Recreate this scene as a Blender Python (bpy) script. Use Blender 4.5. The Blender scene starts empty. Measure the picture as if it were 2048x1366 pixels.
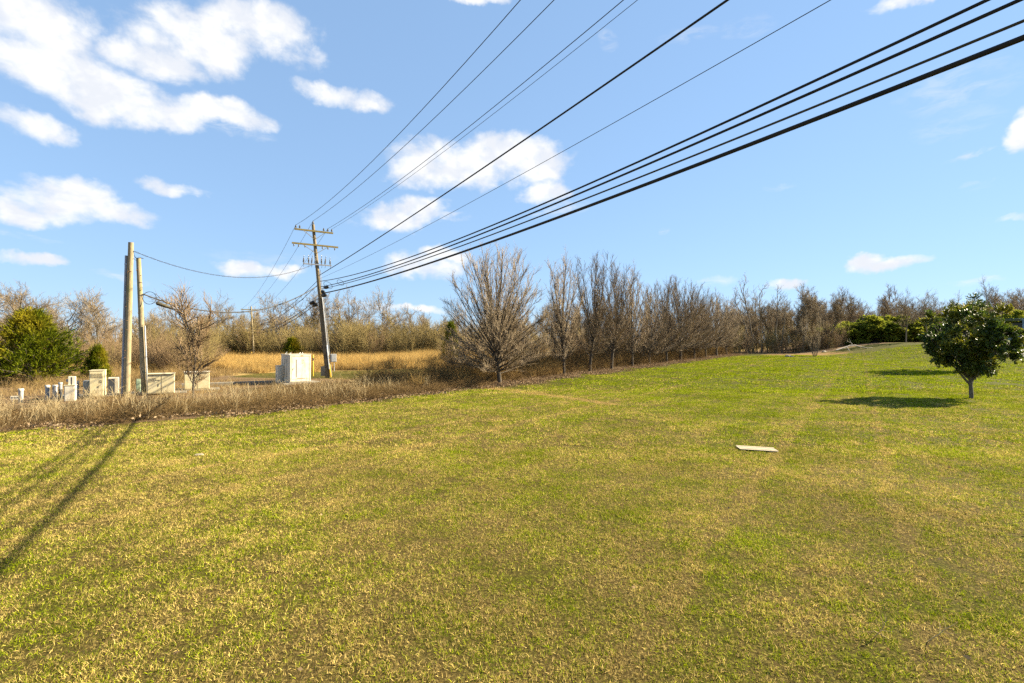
import bpy, math, random
import numpy as np
from mathutils import Vector, Matrix, Euler

# ------------------------------------------------------------------ scene, camera, sky, sun
sc = bpy.context.scene
C = sc.collection
R = math.radians
F, CX, HY, CAMZ = 1000.0, 1024.0, 688.0, 2.7       # photo pixels per unit tangent, centre, horizon row, eye height

cam_d = bpy.data.cameras.new('camera')
cam = bpy.data.objects.new('camera', cam_d)
C.objects.link(cam)
cam.location = (0, 0, CAMZ)
cam.rotation_euler = (R(90), 0, 0)
cam_d.sensor_width = 36.0
cam_d.lens = 36.0 * F / 2048.0
cam_d.shift_y = (HY - 683.0) / 2048.0
cam_d.clip_end = 6000
sc.camera = cam

SUN_EL, SUN_AZ = R(30.0), R(72.0)                   # azimuth clockwise from +Y (view direction)
sun_vec = Vector((math.sin(SUN_AZ) * math.cos(SUN_EL), math.cos(SUN_AZ) * math.cos(SUN_EL), math.sin(SUN_EL)))
sun_d = bpy.data.lights.new('sun', 'SUN')
sun_d.energy = 5.0
sun_d.angle = R(0.5)
sun_d.color = (1.0, 0.87, 0.64)
sun = bpy.data.objects.new('sun', sun_d)
sun.rotation_euler = sun_vec.to_track_quat('Z', 'Y').to_euler()
sun.location = (60, 30, 60)
C.objects.link(sun)

sc.view_settings.view_transform = 'Standard'
sc.view_settings.look = 'None'
sc.view_settings.exposure = 2.1
sc.view_settings.gamma = 1.0
sc.view_settings.use_curve_mapping = False
sc.cycles.use_denoising = False
sc.cycles.max_bounces = 6
sc.cycles.diffuse_bounces = 3
sc.cycles.glossy_bounces = 2
sc.cycles.transmission_bounces = 4
sc.cycles.transparent_max_bounces = 4

# ---- node helpers
class NT:
    def __init__(s, nt):
        s.nt = nt
        nt.nodes.clear()
    def n(s, typ, **kw):
        nd = s.nt.nodes.new(typ)
        for k, v in kw.items():
            setattr(nd, k, v)
        return nd
    def _set(s, sock, v):
        if v is None:
            return
        if hasattr(v, 'is_linked') or isinstance(v, bpy.types.NodeSocket):
            s.nt.links.new(v, sock)
        else:
            sock.default_value = v
    def link(s, a, b):
        s.nt.links.new(a, b)
    def math(s, op, a, b=None, c=None, clamp=False):
        nd = s.n('ShaderNodeMath', operation=op, use_clamp=clamp)
        s._set(nd.inputs[0], a); s._set(nd.inputs[1], b); s._set(nd.inputs[2], c)
        return nd.outputs[0]
    def vmath(s, op, a, b=None):
        nd = s.n('ShaderNodeVectorMath', operation=op)
        s._set(nd.inputs[0], a); s._set(nd.inputs[1], b)
        return nd.outputs['Value'] if op in ('DOT_PRODUCT', 'LENGTH', 'DISTANCE') else nd.outputs[0]
    def noise(s, vec, scale, detail=2.0, rough=0.5, dist=0.0):
        nd = s.n('ShaderNodeTexNoise')
        if vec is not None:
            s.link(vec, nd.inputs['Vector'])
        nd.inputs['Scale'].default_value = scale
        nd.inputs['Detail'].default_value = detail
        nd.inputs['Roughness'].default_value = rough
        nd.inputs['Distortion'].default_value = dist
        return nd.outputs[0]
    def smooth(s, v, lo, hi, a=0.0, b=1.0):
        nd = s.n('ShaderNodeMapRange', interpolation_type='SMOOTHSTEP')
        s._set(nd.inputs[0], v)
        for i, x in enumerate((lo, hi, a, b)):
            nd.inputs[1 + i].default_value = x
        return nd.outputs[0]
    def mix(s, f, a, b, mode='MIX'):
        nd = s.n('ShaderNodeMix', data_type='RGBA', blend_type=mode)
        s._set(nd.inputs[0], f)
        s._set(nd.inputs[6], a if not isinstance(a, tuple) else (*a, 1.0)[:4])
        s._set(nd.inputs[7], b if not isinstance(b, tuple) else (*b, 1.0)[:4])
        return nd.outputs[2]

# ---- sky: Nishita with fair-weather cumulus laid on the sky by direction
world = bpy.data.worlds.new('World')
sc.world = world
world.use_nodes = True
w = NT(world.node_tree)
sky = w.n('ShaderNodeTexSky', sky_type='NISHITA')
sky.sun_disc = False
sky.sun_elevation = SUN_EL
sky.sun_rotation = SUN_AZ
sky.altitude = 200
sky.air_density = 1.0
sky.dust_density = 0.0
sky.ozone_density = 6.0
tc = w.n('ShaderNodeTexCoord')
sep = w.n('ShaderNodeSeparateXYZ'); w.link(tc.outputs['Generated'], sep.inputs[0])
az = w.math('ARCTAN2', sep.outputs[0], sep.outputs[1])
el = w.math('ARCSINE', sep.outputs[2])
comb = w.n('ShaderNodeCombineXYZ'); w.link(az, comb.inputs[0]); w.link(el, comb.inputs[1])
ae = comb.outputs[0]
def px_dir(px, py):
    u, v = (px - CX) / F, (HY - py) / F
    return math.atan(u), math.atan(v / math.sqrt(1 + u * u))
# warp the angle coordinates so that no cloud keeps an even outline
wn = w.n('ShaderNodeTexNoise'); w.link(tc.outputs['Generated'], wn.inputs['Vector'])
wn.inputs['Scale'].default_value = 9.0; wn.inputs['Detail'].default_value = 5.0; wn.inputs['Roughness'].default_value = 0.6
warp = w.vmath('MULTIPLY', w.vmath('SUBTRACT', wn.outputs['Color'], (0.5, 0.5, 0.5)), (0.10, 0.06, 0.0))
aw = w.vmath('ADD', ae, warp)
solid = [(60, 40, 150, 85), (100, 130, 150, 65), (190, 170, 150, 60), (240, 205, 110, 48), (400, 85, 140, 66), (500, 70, 130, 70),
         (575, 48, 75, 52), (300, 125, 100, 42), (330, 235, 95, 30), (430, 225, 110, 30), (60, 250, 95, 30), (690, 190, 95, 26),
         (90, 398, 100, 46), (150, 392, 75, 42), (30, 425, 60, 28), (235, 425, 85, 26), (330, 370, 74, 19), (950, 330, 165, 56),
         (1000, 308, 105, 42), (1075, 325, 85, 48), (860, 348, 95, 40), (1095, 382, 60, 24), (780, 435, 88, 34), (835, 420, 75, 26),
         (500, 533, 70, 21), (565, 538, 50, 18), (840, 535, 90, 28), (900, 512, 60, 18), (1785, 521, 78, 14), (1752, 514, 42, 16),
         (1578, 566, 45, 14), (70, 520, 80, 15), (2055, 262, 46, 46), (955, 4, 60, 16), (1810, 4, 95, 20), (820, 616, 75, 9)]
rw = random.Random(5)
ell = []
for px, py, rx, ry in solid:
    a0, e0 = px_dir(px, py); a1, _ = px_dir(px + rx, py); _, e1 = px_dir(px, py - ry)
    ell.append((a0, e0, abs(a1 - a0) * 1.04, abs(e1 - e0) * 1.06))
for k in range(26):                                   # the same fair-weather clouds all round the sky
    a0 = rw.uniform(1.0, 2 * math.pi - 1.0)
    a0 = a0 if a0 < math.pi else a0 - 2 * math.pi
    e0 = rw.uniform(0.1, 0.75)
    ell.append((a0, e0, rw.uniform(.06, .16), rw.uniform(.02, .055)))
field = None
for a0, e0, rx, ry in ell:
    v = w.vmath('MULTIPLY', w.vmath('SUBTRACT', aw, (a0, e0, 0)), (1 / rx, 1 / ry, 0))
    f = w.math('SUBTRACT', 1.0, w.vmath('DOT_PRODUCT', v, v))
    if field is None:
        field = f
    else:
        nd = w.n('ShaderNodeMath', operation='SMOOTH_MAX')
        w.link(field, nd.inputs[0]); w.link(f, nd.inputs[1]); nd.inputs[2].default_value = 0.35
        field = nd.outputs[0]
stretch = w.vmath('MULTIPLY', ae, (1.0, 1.45, 1.0))
fb = w.noise(stretch, 12.0, 10.0, 0.58, 0.15)
dens = w.math('ADD', field, w.math('MULTIPLY', w.math('SUBTRACT', fb, 0.5), 3.0))
alpha = w.math('MULTIPLY', w.smooth(dens, -0.12, 0.95), w.smooth(w.noise(ae, 30.0, 6.0, 0.6), 0.25, 0.52, 0.80, 1.0))
# thin streaks
wis = [(1910, 175, 170, 60, .30), (1935, 315, 70, 7, .55), (2005, 434, 70, 9, .5), (1950, 366, 50, 10, .3), (1570, 370, 45, 8, .25),
       (1215, 85, 34, 28, .3), (1385, 70, 70, 22, .3), (1430, 566, 46, 12, .5), (560, 515, 160, 16, .2), (1970, 563, 70, 8, .4),
       (1120, 412, 70, 22, .65), (905, 438, 48, 10, .6), (1500, 45, 60, 30, .2), (720, 612, 40, 8, .5), (250, 560, 50, 10, .4), (1340, 462, 12, 8, .4),
       (40, 470, 90, 9, .3), (470, 265, 90, 14, .4), (1900, 250, 120, 30, .2)]
field2 = None
for px, py, rx, ry, op in wis:
    a0, e0 = px_dir(px, py); a1, _ = px_dir(px + rx, py); _, e1 = px_dir(px, py - ry)
    v = w.vmath('MULTIPLY', w.vmath('SUBTRACT', aw, (a0, e0, 0)), (1 / abs(a1 - a0), 1 / abs(e1 - e0), 0))
    f = w.math('MULTIPLY', w.math('SUBTRACT', 1.0, w.vmath('DOT_PRODUCT', v, v), clamp=True), op)
    field2 = f if field2 is None else w.math('MAXIMUM', field2, f)
fb2 = w.noise(w.vmath('MULTIPLY', ae, (1.0, 3.0, 1.0)), 22.0, 7.0, 0.62, 0.6)
alpha2 = w.math('MULTIPLY', field2, w.smooth(fb2, 0.35, 0.68), clamp=True)
alpha = w.math('MAXIMUM', alpha, alpha2, clamp=True)
# cloud tone: lit tops, faintly blue-grey where thick and low
fb_up = w.noise(w.vmath('ADD', stretch, (0.05, 0.06, 0.0)), 15.0, 4.0, 0.55, 0.25)
fb_lo = w.noise(stretch, 15.0, 4.0, 0.55, 0.25)
relief = w.smooth(w.math('SUBTRACT', fb_lo, fb_up), -0.16, 0.10)
cl_col = w.mix(relief, (3.65, 3.8, 4.1), (4.35, 4.38, 4.42))
# the photograph's sky is nearly even from zenith to horizon: one tone curve and tint over the whole sky
gam = w.n('ShaderNodeGamma'); w.link(sky.outputs[0], gam.inputs[0]); gam.inputs[1].default_value = 0.36
sky_mul = w.mix(1.0, gam.outputs[0], (1.47, 1.87, 2.34), 'MULTIPLY')
skyc = w.mix(alpha, sky_mul, cl_col)
bg = w.n('ShaderNodeBackground'); w.link(skyc, bg.inputs[0]); bg.inputs[1].default_value = 0.056
world.cycles.sampling_method = 'MANUAL'
world.cycles.sample_map_resolution = 512
wo = w.n('ShaderNodeOutputWorld'); w.link(bg.outputs[0], wo.inputs[0])

# ------------------------------------------------------------------ terrain
def S(t):
    t = np.clip(t, 0, 1)
    return t * t * (3 - 2 * t)
def terrain(x, y):
    x = np.asarray(x, float); y = np.asarray(y, float)
    rise = 0.0225 * np.where(y < 84, np.maximum(0, y - 33), 51 - 0.12 * np.minimum(y - 84, 60) * (1 - S((x - 30) / 25)))
    z = rise * S((x + 22) / 18) + 1.8 * S((x - 46) / 20) * S((y - 35) / 30)
    z = z + 0.03 * np.sin(x * .37 + 1) * np.cos(y * .29) + 0.015 * np.sin(x * 1.1 + y * .8)
    fade = S((y - 3) / 5)
    return z * fade
def tz(x, y):
    return float(terrain(x, y))
def at(px, py, d):
    return Vector(((px - CX) / F * d, d, CAMZ + (HY - py) / F * d))
def gp(px, py):
    """ground point under a photo pixel"""
    lo = 1.0
    while lo < 200:
        p = at(px, py, lo)
        if p.z <= tz(p.x, p.y):
            break
        lo += 0.1
    return Vector((p.x, p.y, tz(p.x, p.y)))

# ------------------------------------------------------------------ mesh helpers
def mesh_np(name, verts, quads=None, tris=None, attrs=None, smooth=False):
    verts = np.asarray(verts, np.float32).reshape(-1, 3)
    me = bpy.data.meshes.new(name)
    parts, starts, off = [], [], 0
    for arr, k in ((quads, 4), (tris, 3)):
        if arr is None or len(arr) == 0:
            continue
        arr = np.asarray(arr, np.int32).reshape(-1, k)
        parts.append(arr.ravel())
        starts.append(off + np.arange(len(arr), dtype=np.int32) * k)
        off += arr.size
    me.vertices.add(len(verts)); me.vertices.foreach_set('co', verts.ravel())
    lv = np.concatenate(parts)
    me.loops.add(len(lv)); me.loops.foreach_set('vertex_index', lv)
    st = np.concatenate(starts)
    me.polygons.add(len(st)); me.polygons.foreach_set('loop_start', st)
    if smooth:
        me.polygons.foreach_set('use_smooth', np.ones(len(st), bool))
    me.update(calc_edges=True)
    for k, v in (attrs or {}).items():
        a = me.attributes.new(k, 'FLOAT', 'POINT')
        a.data.foreach_set('value', np.asarray(v, np.float32))
    return me

class MB:
    """collects boxes, bars, tubes and lathes; build() links them as one mesh object"""
    def __init__(s):
        s.v, s.f, s.n = [], [], 0
    def add(s, v, f):
        v = [tuple(p) for p in v]
        s.v += v
        s.f += [tuple(i + s.n for i in q) for q in f]
        s.n += len(v)
        return s
    def box(s, c, size, rot=None, bev=0.0):
        hx, hy, hz = (k / 2 for k in size)
        M = Matrix.Translation(Vector(c)) @ (rot.to_4x4() if rot is not None else Matrix())
        if bev <= 0:
            v = [M @ Vector((x, y, z)) for z in (-hz, hz) for y in (-hy, hy) for x in (-hx, hx)]
            f = [(0, 2, 3, 1), (4, 5, 7, 6), (0, 1, 5, 4), (1, 3, 7, 5), (3, 2, 6, 7), (2, 0, 4, 6)]
        else:
            v, f = [], []
            b = bev
            ring = [(-hx + b, -hy), (hx - b, -hy), (hx, -hy + b), (hx, hy - b), (hx - b, hy), (-hx + b, hy), (-hx, hy - b), (-hx, -hy + b)]
            def inset(r): return [(x * (hx - b) / hx, y * (hy - b) / hy) for x, y in r]
            levels = [(-hz, inset(ring)), (-hz + b, ring), (hz - b, ring), (hz, inset(ring))]
            for z, r in levels:
                v += [M @ Vector((x, y, z)) for x, y in r]
            for k in range(3):
                for i in range(8):
                    j = (i + 1) % 8
                    f.append((k * 8 + i, k * 8 + j, k * 8 + 8 + j, k * 8 + 8 + i))
            f.append(tuple(range(7, -1, -1))); f.append(tuple(range(24, 32)))
        return s.add(v, f)
    def tube(s, pts, r, sides=8, cap=True):
        pts = [Vector(p) for p in pts]
        n = len(pts)
        rr = r if isinstance(r, (list, tuple)) else [r] * n
        v, f = [], []
        ref = Vector((0, 0, 1))
        t0 = (pts[-1] - pts[0])
        if t0.length < 1e-6 or abs(t0.normalized().z) > .9:
            ref = Vector((1, 0, 0))
        for i, p in enumerate(pts):
            t = (pts[min(i + 1, n - 1)] - pts[max(i - 1, 0)]).normalized()
            b1 = t.cross(ref)
            if b1.length < 1e-4:
                b1 = t.cross(Vector((.3, .9, .2)))
            b1.normalize(); b2 = t.cross(b1)
            for k in range(sides):
                a = 2 * math.pi * k / sides
                v.append(p + (b1 * math.cos(a) + b2 * math.sin(a)) * rr[i])
        for i in range(n - 1):
            for k in range(sides):
                j = (k + 1) % sides
                f.append((i * sides + k, i * sides + j, (i + 1) * sides + j, (i + 1) * sides + k))
        if cap:
            f.append(tuple(range(sides - 1, -1, -1))); f.append(tuple((n - 1) * sides + k for k in range(sides)))
        return s.add(v, f)
    def bar(s, a, b, wd, ht):
        a, b = Vector(a), Vector(b)
        d = b - a
        q = d.to_track_quat('X', 'Z').to_matrix()
        return s.box((a + b) / 2, (d.length, wd, ht), q)
    def build(s, name, mat, parent=None, smooth=False):
        me = bpy.data.meshes.new(name)
        me.from_pydata(s.v, [], s.f)
        me.update()
        if smooth:
            me.polygons.foreach_set('use_smooth', [True] * len(me.polygons))
            try:
                me.set_sharp_from_angle(angle=R(40))
            except Exception:
                pass
        me.materials.append(mat)
        return link(name, me, parent)

def link(name, me, parent=None):
    o = bpy.data.objects.new(name, me)
    C.objects.link(o)
    if parent is not None:
        o.parent = parent
    return o
def tag(o, label=None, cat=None, group=None, kind=None):
    if label: o['label'] = label
    if cat: o['category'] = cat
    if group: o['group'] = group
    if kind: o['kind'] = kind
    return o
def thing(name, loc, label, cat, rotz=0.0, group=None, scale=None):
    o = bpy.data.objects.new(name, None)
    o.empty_display_size = 0.2
    C.objects.link(o)
    o.location = loc; o.rotation_euler = (0, 0, rotz)
    if scale is not None:
        o.scale = scale
    return tag(o, label, cat, group)

# ------------------------------------------------------------------ materials
def principled(name):
    m = bpy.data.materials.new(name); m.use_nodes = True
    t = NT(m.node_tree)
    p = t.n('ShaderNodeBsdfPrincipled'); o = t.n('ShaderNodeOutputMaterial')
    t.link(p.outputs[0], o.inputs[0])
    return m, t, p
KA = 0.72
def mottled(name, c1, c2, scale=6.0, rough=0.8, metal=0.0, bump=0.0, stretch=(1, 1, 1), detail=5.0, spec=0.3, dirt=None):
    c1, c2 = tuple(k * KA for k in c1), tuple(k * KA for k in c2)
    dirt = tuple(k * KA for k in dirt) if dirt else None
    m, t, p = principled(name)
    g = t.n('ShaderNodeTexCoord')
    vec = t.vmath('MULTIPLY', g.outputs['Object'], stretch)
    n = t.noise(vec, scale, detail, 0.6)
    col = t.mix(t.smooth(n, .32, .68), c1, c2)
    if dirt:
        n2 = t.noise(t.vmath('MULTIPLY', g.outputs['Object'], (1.6, 1.6, .35)), scale * .6, 6.0, 0.7)
        col = t.mix(t.smooth(n2, .48, .72), col, dirt)
    t.link(col, p.inputs['Base Color'])
    p.inputs['Roughness'].default_value = rough
    p.inputs['Metallic'].default_value = metal
    p.inputs['Specular IOR Level'].default_value = spec
    if bump:
        b = t.n('ShaderNodeBump'); b.inputs['Strength'].default_value = bump; b.inputs['Distance'].default_value = 0.02
        t.link(t.noise(vec, scale * 4, 4.0, .6), b.inputs['Height']); t.link(b.outputs[0], p.inputs['Normal'])
    return m
def leafy(name, c1, c2, c3=None, trans=0.3, rough=0.5, gloss=0.0, rscale=0.35):
    """foliage: colour by the leaf's own random value and by patches through the crown"""
    c1, c2 = tuple(k * KA for k in c1), tuple(k * KA for k in c2)
    c3 = tuple(k * KA for k in c3) if c3 else None
    m = bpy.data.materials.new(name); m.use_nodes = True
    t = NT(m.node_tree)
    at_ = t.n('ShaderNodeAttribute', attribute_name='rnd')
    col = t.mix(at_.outputs['Fac'], c1, c2)
    if c3 is not None:
        g = t.n('ShaderNodeNewGeometry')
        n = t.noise(g.outputs['Position'], rscale, 3.0, .6)
        col = t.mix(t.smooth(n, .45, .68), col, c3)
    tr = t.n('ShaderNodeBsdfTranslucent'); t.link(col, tr.inputs[0])
    if gloss > 0:
        d = t.n('ShaderNodeBsdfPrincipled'); t.link(col, d.inputs['Base Color'])
        d.inputs['Roughness'].default_value = rough; d.inputs['Specular IOR Level'].default_value = gloss
    else:
        d = t.n('ShaderNodeBsdfDiffuse'); t.link(col, d.inputs[0])
    mx = t.n('ShaderNodeMixShader'); mx.inputs[0].default_value = trans
    t.link(d.outputs[0], mx.inputs[1]); t.link(tr.outputs[0], mx.inputs[2])
    o = t.n('ShaderNodeOutputMaterial'); t.link(mx.outputs[0], o.inputs[0])
    return m

M = {}
M['pole_tan'] = mottled('weathered_pole_wood', (.28, .215, .12), (.44, .36, .22), 5, .85, bump=.5, stretch=(6, 6, .5), dirt=(.30, .28, .12))
M['pole_dark'] = mottled('creosoted_pole_wood', (.09, .065, .04), (.26, .20, .12), 5, .85, bump=.5, stretch=(6, 6, .4))
M['arm'] = mottled('mossy_crossarm_wood', (.20, .15, .05), (.36, .28, .085), 9, .85, bump=.4, stretch=(1, 4, 4))
M['steel'] = mottled('galvanised_steel', (.42, .43, .45), (.58, .59, .60), 8, .45, .6)
M['grey_plastic'] = mottled('grey_conduit_plastic', (.30, .32, .35), (.40, .42, .45), 6, .5)
M['pipe_grey'] = mottled('weathered_grey_pipe', (.34, .35, .35), (.48, .49, .47), 7, .6, dirt=(.24, .23, .18))
M['pipe_dark'] = mottled('dark_pipe_coating', (.03, .035, .045), (.06, .065, .075), 7, .5)
M['rubber'] = mottled('black_cable_jacket', (.010, .010, .010), (.022, .020, .016), 3, .55)
M['olive'] = mottled('faded_cable_jacket', (.045, .04, .02), (.07, .06, .025), 3, .6)
M['wire'] = mottled('weathered_conductor', (.03, .03, .03), (.06, .058, .055), 5, .6)
M['porcelain'] = mottled('grey_porcelain', (.10, .10, .10), (.22, .21, .20), 20, .3, spec=.5)
M['cream'] = mottled('cream_cabinet_paint', (.72, .61, .34), (.80, .70, .44), 4, .55, dirt=(.56, .46, .27))
M['white_paint'] = mottled('chalky_white_paint', (.72, .65, .50), (.84, .77, .61), 3, .6, dirt=(.50, .42, .29))
M['box_grey'] = mottled('grey_box_paint', (.36, .37, .37), (.46, .46, .45), 5, .55)
M['slot'] = mottled('dark_gap', (.015, .015, .015), (.03, .03, .03), 5, .8)
M['dark_grey'] = mottled('dark_grey_surface', (.055, .06, .07), (.085, .09, .10), 5, .6)
M['green_box'] = mottled('pale_green_paint', (.28, .36, .24), (.36, .44, .30), 5, .6)
M['yellow'] = mottled('yellow_marker_plastic', (.70, .42, .02), (.80, .52, .05), 5, .5)
M['orange'] = mottled('orange_sticker', (.70, .20, .06), (.75, .28, .10), 9, .6)
M['ink'] = mottled('black_ink', (.02, .02, .025), (.05, .05, .06), 9, .7)
M['rust'] = mottled('rusty_metal', (.20, .09, .03), (.30, .16, .07), 14, .8)
M['concrete'] = mottled('stained_concrete', (.20, .18, .14), (.32, .29, .23), 2.2, .9, bump=.4, dirt=(.22, .20, .16))
M['rock'] = mottled('pale_rock', (.30, .25, .18), (.44, .38, .29), 6, .9, bump=.6)
M['board'] = mottled('bleached_board', (.42, .34, .22), (.58, .49, .34), 4, .8, stretch=(.6, 14, 14), bump=.3)
M['deadwood'] = mottled('bleached_dead_wood', (.50, .42, .31), (.78, .68, .54), 8, .9, bump=.5)
M['bark_pear'] = mottled('dark_pear_bark', (.055, .042, .030), (.15, .12, .085), 7, .95, bump=.6, stretch=(2, 2, .6))
M['twig_pear'] = mottled('grey_brown_twigs', (.17, .122, .075), (.44, .34, .215), 2.0, .9)
M['bark_grey'] = mottled('grey_hardwood_bark', (.17, .14, .10), (.30, .25, .18), 4, .95, bump=.5, stretch=(2, 2, .6))
M['twig_grey'] = mottled('tan_grey_twigs', (.18, .13, .075), (.38, .295, .175), 1.5, .9)
M['twig_yellow'] = mottled('yellowish_twigs', (.22, .16, .055), (.40, .31, .115), 1.5, .9)
M['twig_red'] = mottled('reddish_brown_twigs', (.18, .115, .06), (.36, .25, .13), 1.5, .9)
M['bark_mag'] = mottled('smooth_grey_bark', (.12, .10, .075), (.22, .19, .15), 6, .9, bump=.3)
M['cedar'] = leafy('cedar_sprays', (.035, .065, .006), (.22, .25, .014), (.34, .28, .02), .3)
M['magnolia_leaf'] = leafy('glossy_magnolia_leaves', (.020, .050, .006), (.11, .17, .015), (.30, .28, .02), .3, .52, .5, .9)
M['privet'] = leafy('yellow_green_privet_leaves', (.16, .21, .02), (.50, .50, .06), (.10, .14, .02), .4)
M['dead_leaf'] = leafy('dry_brown_leaves', (.17, .09, .04), (.40, .26, .14), None, .25)
M['litter'] = leafy('fallen_leaves', (.16, .095, .05), (.42, .31, .19), None, .15)
M['bramble'] = leafy('dry_bramble_stems', (.12, .075, .034), (.33, .22, .10), (.20, .135, .06), .1, rscale=.5)
M['straw'] = leafy('golden_dry_grass', (.40, .24, .07), (.80, .56, .21), (.62, .42, .14), .3, rscale=.3)
M['rank'] = leafy('dry_tan_grass', (.26, .165, .06), (.52, .37, .17), (.36, .25, .10), .25, rscale=.4)
M['stalk'] = leafy('pale_dead_stalks', (.40, .30, .15), (.58, .46, .26), None, .1)
M['asphalt'] = mottled('worn_asphalt', (.045, .047, .05), (.07, .07, .075), 3, .9)
M['car_paint'] = mottled('blue_grey_car_paint', (.10, .14, .19), (.12, .16, .22), 2, .25, .3, spec=.6)
M['glass'] = mottled('dark_car_glass', (.01, .012, .014), (.02, .022, .025), 2, .08, spec=.7)
M['tyre'] = mottled('tyre_rubber', (.012, .012, .012), (.02, .02, .02), 9, .9)
M['roof_metal'] = mottled('pale_blue_roof_metal', (.22, .32, .38), (.30, .40, .46), 2, .45, .3)

def lawn_fac(t):
    """greenness of the turf at a point: patches, clumps, wheel tracks"""
    g = t.n('ShaderNodeNewGeometry')
    pos = g.outputs['Position']
    sp = t.n('ShaderNodeSeparateXYZ'); t.link(pos, sp.inputs[0])
    flat = t.n('ShaderNodeCombineXYZ'); t.link(sp.outputs[0], flat.inputs[0]); t.link(sp.outputs[1], flat.inputs[1])
    v = flat.outputs[0]
    n1 = t.noise(v, .16, 3.0, .55)
    n2 = t.noise(v, 1.1, 3.0, .6)
    n3 = t.noise(v, 6.0, 3.0, .6)
    s_ = t.math('ADD', t.math('MULTIPLY', n1, .75), t.math('ADD', t.math('MULTIPLY', n2, .95), t.math('MULTIPLY', n3, .5)))
    # 0..2.1 centred 1.05
    far = t.smooth(sp.outputs[1], 9.0, 42.0, 0.0, 0.24)
    across = t.math('SUBTRACT', t.math('MULTIPLY', sp.outputs[0], .82), t.math('MULTIPLY', sp.outputs[1], .57))
    wob = t.math('MULTIPLY', t.math('SUBTRACT', t.noise(v, .5, 2.0), .5), .7)
    acr = t.math('ADD', across, wob)
    tr = None
    for c in (-1.63, .5, -9.5, -11.5):
        d = t.math('ABSOLUTE', t.math('SUBTRACT', acr, c))
        k = t.math('MULTIPLY', t.smooth(d, .04, .26, 1.0, 0.0), t.smooth(t.noise(v, .6, 2.0), .30, .52))
        tr = k if tr is None else t.math('MAXIMUM', tr, k)
    for (ax, ay, bx, by, hw_, k_) in ((1.2, 27.5, 4.6, 22.2, .42, .75), (-1.5, 31.0, 1.5, 27.5, 1.1, .5), (9.0, 17.6, 12.5, 16.8, .5, .3)):
        ln_ = math.hypot(bx - ax, by - ay); ux_, uy_ = (bx - ax) / ln_, (by - ay) / ln_
        rel = t.vmath('SUBTRACT', v, (ax, ay, 0.0))
        al = t.vmath('DOT_PRODUCT', rel, (ux_, uy_, 0.0)); pe = t.math('ABSOLUTE', t.math('ADD', t.vmath('DOT_PRODUCT', rel, (-uy_, ux_, 0.0)), wob))
        mk = t.math('MULTIPLY', t.smooth(pe, hw_ * .4, hw_ * 1.3, 1.0, 0.0), t.math('MULTIPLY', t.smooth(al, -.4, .4), t.smooth(al, ln_ - .4, ln_ + .4, 1.0, 0.0)))
        tr = t.math('MAXIMUM', tr, t.math('MULTIPLY', mk, k_ * 2.5))
    swath = t.math('MULTIPLY', t.math('SINE', t.math('MULTIPLY', acr, 3.6)), .05)
    side = t.smooth(sp.outputs[0], -3.0, 14.0, -0.165, -0.03)
    s_ = t.math('ADD', t.math('ADD', t.math('ADD', s_, far), side), t.math('SUBTRACT', swath, t.math('MULTIPLY', tr, .27)))
    return s_, v, n2, n3

def make_blade_mat():
    m = bpy.data.materials.new('turf_blades'); m.use_nodes = True
    t = NT(m.node_tree)
    s_, v, n2, n3 = lawn_fac(t)
    rnd = t.n('ShaderNodeAttribute', attribute_name='rnd').outputs['Fac']
    thr = t.math('ADD', 0.56, t.math('MULTIPLY', rnd, 0.76))
    green = t.smooth(t.math('SUBTRACT', s_, thr), -.10, .16)
    straw = t.mix(t.math('FRACT', t.math('MULTIPLY', rnd, 7.31)), (.24, .175, .05), (.62, .47, .16))
    grn = t.mix(t.math('FRACT', t.math('MULTIPLY', rnd, 13.7)), (.065, .115, .004), (.36, .40, .010))
    col = t.mix(green, straw, grn)
    lum = t.smooth(t.math('FRACT', t.math('MULTIPLY', rnd, 29.3)), 0.0, 1.0, .52, 1.58)
    wide = t.smooth(t.noise(v, .45, 3.0, .6), .3, .7, .80, 1.10)
    lm = t.n('ShaderNodeCombineXYZ'); lmv = t.math('MULTIPLY', lum, wide)
    for i_ in range(3): t.link(lmv, lm.inputs[i_])
    col = t.mix(1.0, col, lm.outputs[0], 'MULTIPLY')
    d = t.n('ShaderNodeBsdfDiffuse'); t.link(col, d.inputs[0])
    tr = t.n('ShaderNodeBsdfTranslucent'); t.link(col, tr.inputs[0])
    mx = t.n('ShaderNodeMixShader'); mx.inputs[0].default_value = .3
    t.link(d.outputs[0], mx.inputs[1]); t.link(tr.outputs[0], mx.inputs[2])
    o = t.n('ShaderNodeOutputMaterial'); t.link(mx.outputs[0], o.inputs[0])
    return m
M['blade'] = make_blade_mat()

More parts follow.
